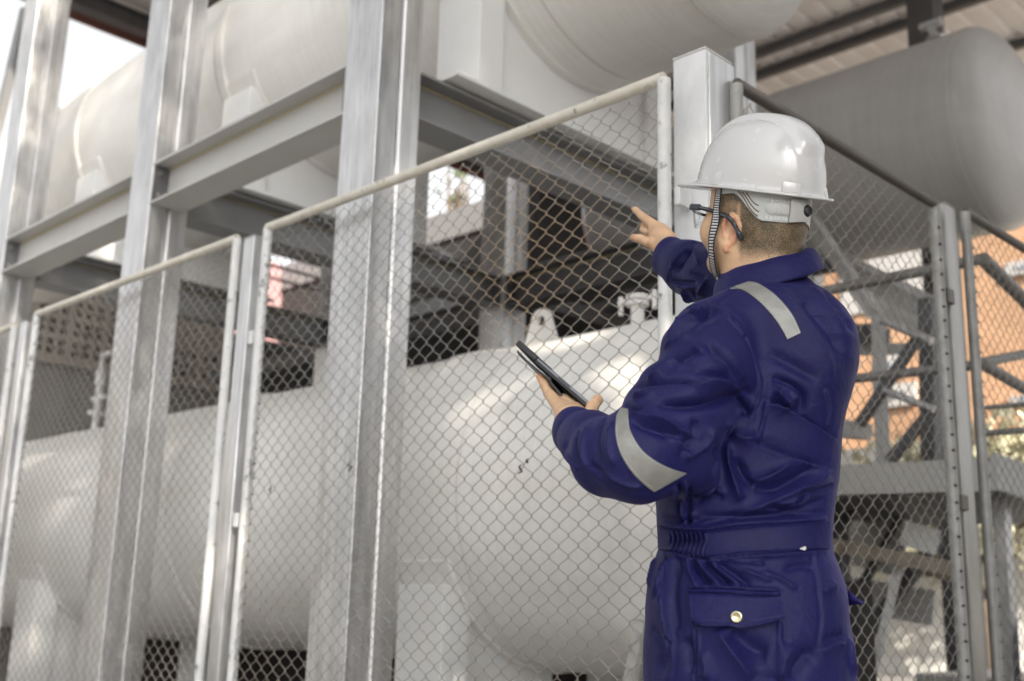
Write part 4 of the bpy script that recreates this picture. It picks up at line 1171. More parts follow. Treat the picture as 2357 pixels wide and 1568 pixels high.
# ---- legs to the ground (out of view), coarser
def legs(P):
    d = None
    for s, x in ((-1, 1612), (1, 1840)):
        hp = q(x, 1500, 2.10)
        kn = hp+np.array([s*0.01, 0.02, -0.32]); an = np.array([kn[0]+s*0.01, kn[1]-0.02, 0.10])
        c = chain(P, [hp, kn, an], [.095, .08, .07], .03)
        d = c if d is None else smin(d, c, .03)
    return d
Vl, Fl = mesh_sdf(legs, (0.0, 1.7, 0.0), (0.9, 2.5, 0.76), 0.012, 3, 2.2)
BASE = np.array([0.47, 2.10, 0.0]); BW = toW(BASE)
man = thing('person', 'man in navy coverall and white hard hat pointing past the fence', 'person', tuple(BW))
def link_mesh(name, V, F, m, parent, smooth=True, local=True):
    me = bpy.data.meshes.new(name)
    W = toW(V)-(BW if local else 0)
    me.from_pydata(W.tolist(), [], F.tolist() if hasattr(F, 'tolist') else F)
    me.update()
    bm = bmesh.new(); bm.from_mesh(me); bmesh.ops.recalc_face_normals(bm, faces=bm.faces[:]); bm.to_mesh(me); bm.free()
    if m: me.materials.append(m)
    if smooth: me.polygons.foreach_set('use_smooth', [True]*len(me.polygons))
    o = bpy.data.objects.new(name, me); C.objects.link(o); o.parent = parent
    return o
def fabric(name, base, sc_=1.0):
    m, N, L, b = new_mat(name)
    tc = N.new('ShaderNodeTexCoord')
    n1 = N.new('ShaderNodeTexNoise'); n1.inputs['Scale'].default_value = 9; n1.inputs['Detail'].default_value = 6; L.new(tc.outputs['Object'], n1.inputs['Vector'])
    r1 = N.new('ShaderNodeMapRange'); r1.inputs[1].default_value = .3; r1.inputs[2].default_value = .7; r1.inputs[3].default_value = .9; r1.inputs[4].default_value = 1.1; L.new(n1.outputs['Fac'], r1.inputs[0])
    s = N.new('ShaderNodeVectorMath'); s.operation = 'SCALE'; s.inputs[0].default_value = base; L.new(r1.outputs[0], s.inputs['Scale'])
    n7 = N.new('ShaderNodeTexNoise'); n7.inputs['Scale'].default_value = 230; n7.inputs['Detail'].default_value = 3; L.new(tc.outputs['Object'], n7.inputs['Vector'])
    r7 = N.new('ShaderNodeMapRange'); r7.inputs[1].default_value = .35; r7.inputs[2].default_value = .65; r7.inputs[3].default_value = .78; r7.inputs[4].default_value = 1.25; L.new(n7.outputs['Fac'], r7.inputs[0])
    s7 = N.new('ShaderNodeVectorMath'); s7.operation = 'SCALE'; L.new(s.outputs[0], s7.inputs[0]); L.new(r7.outputs[0], s7.inputs['Scale'])
    L.new(s7.outputs[0], b.inputs['Base Color'])
    b.inputs['Roughness'].default_value = 0.58; b.inputs['Specular IOR Level'].default_value = 0.22
    b.inputs['Sheen Weight'].default_value = 0.08; b.inputs['Sheen Roughness'].default_value = 0.4; b.inputs['Sheen Tint'].default_value = (0.35, 0.33, 0.9, 1)
    # twill weave + soft crumple
    w1 = N.new('ShaderNodeTexWave'); w1.inputs['Scale'].default_value = 420; w1.wave_type = 'BANDS'; w1.bands_direction = 'DIAGONAL'; L.new(tc.outputs['Object'], w1.inputs['Vector'])
    n2 = N.new('ShaderNodeTexNoise'); n2.inputs['Scale'].default_value = 26; n2.inputs['Detail'].default_value = 5; n2.inputs['Distortion'].default_value = 0.6; L.new(tc.outputs['Object'], n2.inputs['Vector'])
    n4 = N.new('ShaderNodeTexNoise'); n4.inputs['Scale'].default_value = 600; n4.inputs['Detail'].default_value = 2; L.new(tc.outputs['Object'], n4.inputs['Vector'])
    n6 = N.new('ShaderNodeTexNoise'); n6.inputs['Scale'].default_value = 13; n6.inputs['Detail'].default_value = 3; n6.inputs['Distortion'].default_value = 1.2; L.new(tc.outputs['Object'], n6.inputs['Vector'])
    a1 = N.new('ShaderNodeMath'); a1.operation = 'SUBTRACT'; L.new(n6.outputs['Fac'], a1.inputs[0]); a1.inputs[1].default_value = 0.5
    a2 = N.new('ShaderNodeMath'); a2.operation = 'ABSOLUTE'; L.new(a1.outputs[0], a2.inputs[0])
    a3 = N.new('ShaderNodeMapRange'); a3.inputs[1].default_value = 0.0; a3.inputs[2].default_value = 0.07; a3.inputs[3].default_value = 1.0; a3.inputs[4].default_value = 0.0; L.new(a2.outputs[0], a3.inputs[0])
    bp0 = N.new('ShaderNodeBump'); bp0.inputs['Strength'].default_value = 0.13; bp0.inputs['Distance'].default_value = 0.003; L.new(a3.outputs[0], bp0.inputs['Height'])
    bp1 = N.new('ShaderNodeBump'); L.new(bp0.outputs[0], bp1.inputs['Normal']); bp1.inputs['Strength'].default_value = 0.2; bp1.inputs['Distance'].default_value = 0.010; L.new(n2.outputs['Fac'], bp1.inputs['Height'])
    bp2 = N.new('ShaderNodeBump'); bp2.inputs['Strength'].default_value = 0.12; bp2.inputs['Distance'].default_value = 0.0006; L.new(w1.outputs['Fac'], bp2.inputs['Height']); L.new(bp1.outputs[0], bp2.inputs['Normal'])
    bp3 = N.new('ShaderNodeBump'); bp3.inputs['Strength'].default_value = 0.2; bp3.inputs['Distance'].default_value = 0.0006; L.new(n4.outputs['Fac'], bp3.inputs['Height']); L.new(bp2.outputs[0], bp3.inputs['Normal'])
    L.new(bp3.outputs[0], b.inputs['Normal'])
    return m
M['navy'] = fabric('navy_cotton', (0.0082, 0.0080, 0.064))
M['navy_dark'] = fabric('navy_cotton_dark', (0.0074, 0.0067, 0.055))
Vall = np.concatenate([Vc, Vl]); Fall = np.concatenate([Fc, Fl+len(Vc)])
cov = link_mesh('coverall', Vall, Fall, M['navy'], man)

# ---- helper: patch lying on the cloth, following its surface, from picture outline rows
def conform(rows, off, mat, name, parent, thick=0.0015, surf=None):
    """rows: grid of picture points; each dropped on the cloth and lifted by off (metres)"""
    from mathutils.bvhtree import BVHTree
    tree_ = surf
    ny, nx = len(rows), len(rows[0])
    G = np.zeros((ny, nx, 3)); NN = np.zeros((ny, nx, 3)); last = None
    for i, row in enumerate(rows):
        for j, (x, y) in enumerate(row):
            d = np.array(ray(x, y)); s = np.array([d@ER, d@EF, d[2]]); s /= np.linalg.norm(s)
            hit = tree_.ray_cast(Vector((0, 0, CAMZ)), Vector(s))
            if hit[0] is None:
                G[i, j] = last if last is not None else (0, 2, 1); NN[i, j] = -s
            else:
                G[i, j] = hit[0]; n_ = np.array(hit[1]); NN[i, j] = n_ if n_@s < 0 else -n_; last = G[i, j].copy()
    for _ in range(2):
        n2 = NN.copy(); n2[1:-1] += NN[:-2]+NN[2:]; n2[:, 1:-1] += NN[:, :-2]+NN[:, 2:]; NN = n2/np.linalg.norm(n2, axis=2)[..., None]
    top = G+NN*(off+thick); bot = G+NN*(off-0.004)
    V = np.concatenate([top.reshape(-1, 3), bot.reshape(-1, 3)]); k = ny*nx
    F = []
    for i in range(ny-1):
        for j in range(nx-1):
            a = i*nx+j; F.append((a, a+1, a+nx+1, a+nx)); F.append((k+a, k+a+nx, k+a+nx+1, k+a+1))
    for i in range(ny-1):
        a = i*nx; F.append((a, a+nx, k+a+nx, k+a)); a = i*nx+nx-1; F.append((a, k+a, k+a+nx, a+nx))
    for j in range(nx-1):
        a = j; F.append((a, k+a, k+a+1, a+1)); a = (ny-1)*nx+j; F.append((a, a+1, k+a+1, k+a))
    me_ = link_mesh(name, V, np.array(F), mat, parent)
    return sharp(me_, 50)
from mathutils.bvhtree import BVHTree
bvh = BVHTree.FromPolygons([tuple(v) for v in Vc], [tuple(f) for f in Fc])
def quad_rows(edgeA, edgeB, na, nb):
    A = densify(edgeA, 8); B = densify(edgeB, 8)
    def samp(L_, t): u = t*(len(L_)-1); i = min(int(u), len(L_)-2); return L_[i]*(1-(u-i))+L_[i+1]*(u-i)
    return [[tuple(samp(A, j/(nb-1))*(1-i/(na-1))+samp(B, j/(nb-1))*(i/(na-1))) for j in range(nb)] for i in range(na)]
def refl():
    m, N, L, b = new_mat('reflective_tape')
    tc = N.new('ShaderNodeTexCoord'); n = N.new('ShaderNodeTexNoise'); n.inputs['Scale'].default_value = 30; n.inputs['Detail'].default_value = 5; L.new(tc.outputs['Object'], n.inputs['Vector'])
    r1 = N.new('ShaderNodeMapRange'); r1.inputs[1].default_value = .3; r1.inputs[2].default_value = .7; r1.inputs[3].default_value = .85; r1.inputs[4].default_value = 1.12; L.new(n.outputs['Fac'], r1.inputs[0])
    s = N.new('ShaderNodeVectorMath'); s.operation = 'SCALE'; s.inputs[0].default_value = (0.24, 0.24, 0.225); L.new(r1.outputs[0], s.inputs['Scale']); L.new(s.outputs[0], b.inputs['Base Color'])
    b.inputs['Roughness'].default_value = 0.5; b.inputs['Metallic'].default_value = 0.25
    bp = N.new('ShaderNodeBump'); bp.inputs['Strength'].default_value = 0.7; bp.inputs['Distance'].default_value = 0.006; L.new(n.outputs['Fac'], bp.inputs['Height']); L.new(bp.outputs[0], b.inputs['Normal'])
    return m
M['refl'] = refl()
M['thread_grey'] = coat('thread_grey', (0.5, 0.5, 0.48), 0.8)
def surf_pt(x, y, off=0.0):
    d = np.array(ray(x, y)); s = np.array([d@ER, d@EF, d[2]]); s /= np.linalg.norm(s)
    h = bvh.ray_cast(Vector((0, 0, CAMZ)), Vector(s))
    return (np.array(h[0]) if h[0] is not None else s*2.1+np.array([0, 0, CAMZ]))-s*off
def wl(p): return tuple(toW(np.array(p))-BW)
TAPES = []
# shoulder tape
A_ = Z6([(625, 480), (690, 482), (780, 540), (860, 620), (920, 700), (962, 776)]); B_ = Z6([(735, 440), (790, 452), (880, 510), (950, 580), (1000, 650), (1040, 738)])
o = conform(quad_rows(A_, B_, 12, 40), 0.0012, M['refl'], 'reflective_band', man, surf=bvh); o['label'] = 'grey reflective strip over the shoulder blade'; TAPES.append((A_, B_, o))
# sleeve tape
A_ = [(1431, 941), (1420, 962), (1418, 1000), (1430, 1045), (1455, 1085), (1480, 1112), (1505, 1130)]
B_ = [(1446, 945), (1447, 968), (1452, 995), (1476, 1035), (1510, 1062), (1548, 1080), (1579, 1089)]
o = conform(quad_rows(A_, B_, 14, 44), 0.0012, M['refl'], 'reflective_band', man, surf=bvh); o['label'] = 'grey reflective strip around the bent elbow sleeve'; TAPES.append((A_, B_, o))
def stitches(edge, parent, col='thread_grey'):
    from_ = densify(edge, 10); b = bmesh.new()
    L_ = [surf_pt(x, y, 0.0036) for x, y in from_]
    # short dashes
    acc = [0]
    for a_, c_ in zip(L_[:-1], L_[1:]): acc.append(acc[-1]+np.linalg.norm(c_-a_))
    def at_(s): 
        i = min(max(np.searchsorted(acc, s)-1, 0), len(L_)-2); t = (s-acc[i])/max(acc[i+1]-acc[i], 1e-6); return L_[i]*(1-t)+L_[i+1]*t
    s = 0.002
    while s < acc[-1]-.004:
        tube(b, [wl(at_(s)), wl(at_(s+.0024))], .00032, 4); s += .0034
    return obj('stitching', b, M[col], parent)
# waistband
for A_, B_, o_t in TAPES:
    for (u, v) in ((.06, .94), (.94, .06)):
        dA, dB = densify(A_, 4), densify(B_, 4)
        nA = len(dA)-1; nB = len(dB)-1
        stitches([tuple(dA[i]*(v)+dB[min(nB, round(i*nB/nA))]*(1-v)) for i in range(0, nA+1, 2)], o_t)
def belt_edge(y0, y1, y2): return [(1519, y0), (1560, y0+6), (1640, y1), (1740, y1), (1840, (y1+y2)/2), (1904, y2)]
A_ = [(1518, 1211), (1560, 1220), (1620, 1224), (1700, 1212), (1800, 1206), (1904, 1200)]
B_ = [(1521, 1268), (1560, 1273), (1620, 1288), (1700, 1281), (1800, 1273), (1905, 1264)]
rows = quad_rows(A_, B_, 18, 130)
wb = conform(rows, 0.003, M['navy_dark'], 'waistband', man, surf=bvh, thick=0.002)
# gather the elastic part
me = wb.data
vv = np.array([v.co[:] for v in me.vertices]); W_ = vv+BW
rel = W_-np.array(CAM); rr_ = rel@np.array(RT); uu_ = rel@np.array(UP); ff_ = rel@np.array(FW)
px_ = CX_+F_*rr_/ff_; py_ = CY_-F_*uu_/ff_
g_ = np.clip((px_-1538)/8, 0, 1)*np.clip((1628-px_)/10, 0, 1)
amp_ = 0.0085*np.sin((px_+np.sin(py_*0.12)*3)*2*PI/10.5+np.sin(py_*0.05)*1.5)*g_*(0.7+0.3*np.cos((py_-1240)*0.11))
amp_ -= g_*0.003*np.exp(-((py_-1246)/4.0)**2)
tocam = -rel/np.linalg.norm(rel, axis=1)[:, None]
vv = vv+tocam*amp_[:, None]
me.vertices.foreach_set('co', vv.ravel()); me.update()
# frayed white thread on the belt
b = bmesh.new(); rnd = random.Random(4)
def surf_pt(x, y, off=0.0):
    d = np.array(ray(x, y)); s = np.array([d@ER, d@EF, d[2]]); s /= np.linalg.norm(s)
    h = bvh.ray_cast(Vector((0, 0, CAMZ)), Vector(s))
    p = np.array(h[0])-s*off
    return p
def wl(p): return tuple(toW(np.array(p))-BW)
for i in range(7):
    x, y = 1849+rnd.uniform(-5, 5), 1264+rnd.uniform(-3, 3)
    pts = [wl(surf_pt(x+rnd.uniform(-8, 8)*t, y+rnd.uniform(-6, 5)*t, 0.008+0.002*t)) for t in (0, 0.4, 0.8, 1.0)]
    tube(b, pts, 0.0009, 5)
M['thread'] = coat('white_thread', (0.7, 0.7, 0.68), 0.8)
obj('thread', b, M['thread'], man)
# pocket flap (rear) with snap
A_ = ZP([(612, 722), (800, 715), (1040, 728), (1250, 742), (1442, 745)]); B_ = ZP([(640, 1035), (740, 1065), (1000, 1072), (1230, 1060), (1490, 995)])
rows = quad_rows(A_, B_, 26, 60)
fl = conform(rows, 0.004, M['navy'], 'pocket_flap', man, surf=bvh, thick=0.003)
# lift the lower edge and corner curl
me = fl.data; vv = np.array([v.co[:] for v in me.vertices]); nr_, nc_ = 26, 60
t_ = np.tile(np.repeat(np.linspace(0, 1, nr_), nc_), 2); s_ = np.tile(np.tile(np.linspace(0, 1, nc_), nr_), 2)
rel = vv+BW-np.array(CAM); tocam = -rel/np.linalg.norm(rel, axis=1)[:, None]
lift = 0.014*t_**1.4 + 0.010*np.clip(s_-0.8, 0, 1)*5*t_**2 + 0.0025*np.sin(s_*9)*t_ - 0.004*np.exp(-((t_-0.13)/0.03)**2) + .003*np.exp(-((t_-0.0)/0.07)**2) - 0.0012*np.exp(-((t_-0.88)/0.02)**2)-0.0012*np.exp(-((s_-0.07)/0.01)**2)
vv = vv+tocam*lift[:, None]; me.vertices.foreach_set('co', vv.ravel()); me.update()
sp = surf_pt(1695, 1420, 0.019); sn = surf_pt(1695, 1420, 0.06)-surf_pt(1695, 1420, 0.0)
b = bmesh.new()
o0 = Vector(wl(sp)); dd = Vector(tuple(toW(sn)))
lathe(b, [(0, 0.0012), (0.004, 0.001), (0.0065, 0.0022), (0.0088, 0.0030), (0.0098, 0.0015), (0.0098, -0.004)], o0, dd.normalized(), 32)
m_, N, L, bs = new_mat('brass_snap'); bs.inputs['Base Color'].default_value = (0.55, 0.50, 0.34, 1); bs.inputs['Metallic'].default_value = 1; bs.inputs['Roughness'].default_value = 0.18; M['brass'] = m_
o = obj('snap_button', b, M['brass'], fl, smooth=True)
# flap sticking out at the right hip
pA = [q(1944, 1345, 2.10), q(1946, 1372, 2.09), q(1947, 1395, 2.09)]; pM = [q(1956, 1362, 2.08), q(1960, 1380, 2.075), q(1962, 1393, 2.07)]; pB = [q(1972, 1378, 2.07), q(1978, 1386, 2.06), q(1980, 1391, 2.06)]; pC = [q(1986, 1386, 2.06), q(1988, 1388, 2.055), q(1989, 1390, 2.05)]
grid = [pA, pM, pB, pC]; V = []; F = []
for off in (0, 0.004):
    for col in grid:
        for p in col: V.append(p+np.array([0, -off, 0]))
for i in range(3):
    for j in range(2):
        a = i*3+j; F += [(a, a+1, a+4, a+3), (12+a, 12+a+3, 12+a+4, 12+a+1)]
for i in range(3): F += [(i*3, i*3+3, 12+i*3+3, 12+i*3), (i*3+2, 12+i*3+2, 12+i*3+5, i*3+5)]
F += [(0, 12, 13, 1), (1, 13, 14, 2), (9, 10, 22, 21), (10, 11, 23, 22)]
o = link_mesh('pocket_flap', np.array(V), np.array(F), M['navy_dark'], man); o['label'] = 'pocket flap sticking out at the hip'
# collar
CN = q(1768, 632, 2.125)
def ring(c, rx, rf, tilt, n, zf=0.0, lift=lambda a: 0):
    return [np.array([c[0]+rx*math.cos(a), c[1]+rf*math.sin(a), c[2]+tilt*rx*math.cos(a)+zf*math.sin(a)+lift(a)]) for a in [2*PI*i/n for i in range(n)]]
n = 96
cx = (q(1672, 645, 2.12)[0]+q(1861, 592, 2.12)[0])/2; rx = (q(1861, 592, 2.12)[0]-q(1672, 645, 2.12)[0])/2
zt = q(1766, 612, 2.12)[2]
c0 = np.array([cx, 2.125, zt])
wv = lambda a: 0.0015*math.sin(a*3+1)+0.001*math.sin(a*7)
prof = [  # (grow, dz)
 (-0.014, -0.095), (-0.010, -0.055), (-0.006, -0.02), (-0.003, -0.002), (0.001, 0.0015), (0.005, -0.002), (0.010, -0.014), (0.013, -0.030), (0.0155, -0.050), (0.017, -0.058), (0.0145, -0.060), (0.010, -0.044), (0.004, -0.02)]
rings = [ring(c0+np.array([0, 0, dz+0.013]), rx+g2*1.5+wv(1)+.004, 0.078+g2*1.5, 0.30+(0.1 if dz < -0.03 else 0), n, 0.02, wv) for g2, dz in prof]
V = np.array([p for r_ in rings for p in r_]); F = []
for i in range(len(rings)-1):
    for j in range(n):
        F.append((i*n+j, i*n+(j+1) % n, (i+1)*n+(j+1) % n, (i+1)*n+j))
col = link_mesh('collar', V, np.array(F), M['navy'], man)
# ------------------------------------------------------------------ head
TH = R(45)
HF0 = np.array([-math.cos(TH), math.sin(TH), 0.0]); HL0 = np.array([-math.sin(TH), -math.cos(TH), 0.0])   # facing, his left (towards the camera)
HU = np.array([.08, -.20, 1.0]); HU /= np.linalg.norm(HU)
HF = HF0-HU*(HF0@HU); HF /= np.linalg.norm(HF); HL = np.cross(HU, HF)
if HL@HL0 < 0: HL = -HL
HM = np.stack([HF, HL, HU], 1)          # columns: head axes in (right, forward, height)
HC = q(1739, 492, 2.11)
def hp(x, y, z): return HC+HM@np.array([x, y, z])
def head_l(p):
    """head distance in its own frame: x forward, y left, z up"""
    d = ell(p, (-.004, 0, .035), (.101, .082, .105))
    d = smin(d, ell(p, (-.040, 0, -.02), (.068, .072, .075)), .03)
    d = smin(d, ell(p, (.030, 0, -.035), (.060, .066, .075)), .03)
    for s in (1, -1):
        d = smin(d, cone(p, (.020, s*.056, -.068), (.060, s*.030, -.103), .022, .020), .025)     # jaw
        d = smin(d, ell(p, (.058, s*.046, -.042), (.034, .030, .036)), .02)                       # cheek
        d = smax(d, -ell(p, (.102, s*.032, .004), (.017, .016, .012)), .012)                      # eye socket
        d = smin(d, ell(p, (.084, s*.031, .002), (.012, .012, .011)), .004)
    d = smin(d, ell(p, (.076, 0, -.108), (.020, .024, .017)), .02)                                # chin
    d = smin(d, cone(p, (.094, 0, .004), (.108, 0, -.030), .008, .012), .012)                     # nose
    d = smin(d, ell(p, (.086, 0, -.062), (.012, .022, .007)), .008)
    d = smin(d, ell(p, (.084, 0, -.073), (.011, .018, .006)), .006)
    # neck: thick, leaning back into the collar
    d = smin(d, cone(p, (-.030, 0, -.05), (-.050, 0, -.23), .061, .068), .028)
    d = smin(d, cone(p, (.012, .035, -.09), (-.01, .02, -.20), .030, .035), .03)
    return d
def ear_l(p, s=1):
    p = p*np.array([1, s, 1], f32)
    a = R(24)   # flares away from the head
    o = np.array([.012, .073, -.050], f32)
    v = (p-o)/.97
    x = v[:, 0]*math.cos(a)+v[:, 1]*math.sin(a); y = -v[:, 0]*math.sin(a)+v[:, 1]*math.cos(a)
    e = np.stack([x, y, v[:, 2]], 1).astype(f32)
    e = e*np.array([1, 1, 1], f32)
    pts = [(.006, .0, -.002), (.008, .003, .014), (.004, .007, .026), (-.007, .009, .031), (-.018, .010, .026), (-.023, .011, .012), (-.022, .010, -.004), (-.016, .008, -.018), (-.008, .006, -.027)]
    d = chain(e, pts, [.0035, .004, .0045, .005, .005, .0048, .0045, .0045, .005], .003)
    d = smin(d, ell(e, (-.003, .005, -.032), (.0075, .005, .010)), .005)
    d = smin(d, ell(e, (-.010, .002, .004), (.016, .0032, .026)), .003)
    d = smin(d, chain(e, [(-.012, .006, .020), (-.014, .008, .006), (-.009, .007, -.012)], [.003, .0042, .0035], .003), .003)
    d = smin(d, ell(e, (.004, .004, -.008), (.004, .004, .006)), .003)
    return d*.97
def head(P):
    p = ((P-HC.astype(f32))@HM.astype(f32)).astype(f32)
    d = head_l(p)
    d = smin(d, ear_l(p, 1), .004); d = smin(d, ear_l(p, -1), .004)
    return d
c = HC
Vh, Fh = mesh_sdf(head, (c[0]-.15, c[1]-.15, c[2]-.26), (c[0]+.15, c[1]+.15, c[2]+.17), 0.0022, 5)

# ------------------------------------------------------------------ hands
def finger(P, pts, rs): return chain(P, pts, rs, .003)
# right hand, pointing
rw = q(1540, 572, 2.63)
R_idx = [q(1503, 516, 2.68), q(1477, 497, 2.715), q(1464, 484.5, 2.735), q(1457, 477.5, 2.75)]
R_thm = [q(1513, 566, 2.65), q(1491, 558, 2.645), q(1472, 549.5, 2.655), q(1458.5, 546.5, 2.665)]
R_mid = [q(1506, 524, 2.70), q(1484, 519, 2.735), q(1481, 529, 2.72), q(1492, 534, 2.695)]
R_rng = [q(1512, 532, 2.715), q(1492, 530, 2.755), q(1488, 541, 2.74), q(1499, 545, 2.71)]
R_lit = [q(1520, 541, 2.72), q(1503, 543, 2.755), q(1498, 552, 2.745), q(1507, 555, 2.715)]
def hand_r(P):
    d = chain(P, [q(1570, 590, 2.58), rw, q(1524, 551, 2.655)], [.030, .0275, .030], .01)
    d = smin(d, ell(P, q(1517, 541, 2.67), (.026, .030, .031)), .015)
    d = smin(d, chain(P, [q(1538, 553, 2.65), q(1506, 522, 2.675)], [.020, .0135], .01), .012)
    d = smin(d, chain(P, [q(1530, 548, 2.69), q(1515, 532, 2.71)], [.020, .015], .01), .012)
    d = smin(d, chain(P, [q(1535, 577, 2.64), q(1512, 567, 2.65)], [.020, .0155], .01), .012)
    d = smin(d, finger(P, R_idx, [.0125, .0098, .0085, .0068]), .006)
    d = smin(d, finger(P, R_thm, [.0145, .0118, .0112, .0085]), .008)
    d = smin(d, finger(P, R_mid, [.0115, .0102, .0095, .0085]), .003)
    d = smin(d, finger(P, R_rng, [.011, .0095, .009, .008]), .003)
    d = smin(d, finger(P, R_lit, [.010, .0085, .008, .007]), .003)
    return d
lo_ = rw+np.array([-.14, -.12, -.10]); hi_ = rw+np.array([.10, .18, .14])
Vr, Fr = mesh_sdf(hand_r, lo_, hi_, 0.0016, 5)
# tablet frame
TA, TB = q(1193, 789, 2.235), q(1386, 956, 2.165)     # upper / lower end of the visible long edge
TU = (TB-TA); TLn = np.linalg.norm(TU); TU = TU/TLn
TV = np.array([0.10, 1.0, 0.10]); TV = TV-TU*(TV@TU); TV /= np.linalg.norm(TV)     # away from the camera
TN = np.cross(TU, TV); TN /= np.linalg.norm(TN)
if TN[2] < 0: TN = -TN                                  # screen side (up)
def tp(u, v, w): return TA+TU*u+TV*v+TN*w
# left hand: fingers spread under the tablet, thumb over the screen edge
lw = q(1305, 975, 2.125)
def hand_l(P):
    d = chain(P, [q(1338, 1005, 2.08), q(1312, 972, 2.13), tp(.175, .045, -.030)], [.030, .027, .026], .01)
    d = smin(d, chain(P, [q(1306, 960, 2.13), tp(.150, .03, -.030)], [.022, .018], .01), .012)
    d = smin(d, chain(P, [q(1322, 962, 2.14), tp(.180, .07, -.026)], [.022, .018], .01), .012)
    d = smin(d, finger(P, [q(1296, 950, 2.14), tp(.118, .020, -.036), tp(.098, .020, -.028), tp(.078, .021, -.0225)], [.0145, .0115, .0105, .0082]), .008)
    for (v0, v1, u1) in ((.050, .060, .060), (.072, .086, .066), (.090, .108, .082)):
        d = smin(d, finger(P, [tp(.150, v0, -.030), tp(.118, (v0+v1)/2, -.030), tp(.088, v1, -.024), tp(u1, v1+.004, -.021)], [.0125, .0105, .0095, .0078]), .004)
    # thumb comes round the near long edge and rests on the glass
    d = smin(d, finger(P, [q(1352, 968, 2.12), tp(.222, -.022, .000), tp(.218, -.014, .016), tp(.210, .006, .0165)], [.0150, .0120, .0105, .0085]), .008)
    return d
lo_ = lw+np.array([-.11, -.10, -.09]); hi_ = lw+np.array([.13, .20, .17])
VL_, FL_ = mesh_sdf(hand_l, lo_, hi_, 0.0016, 5)
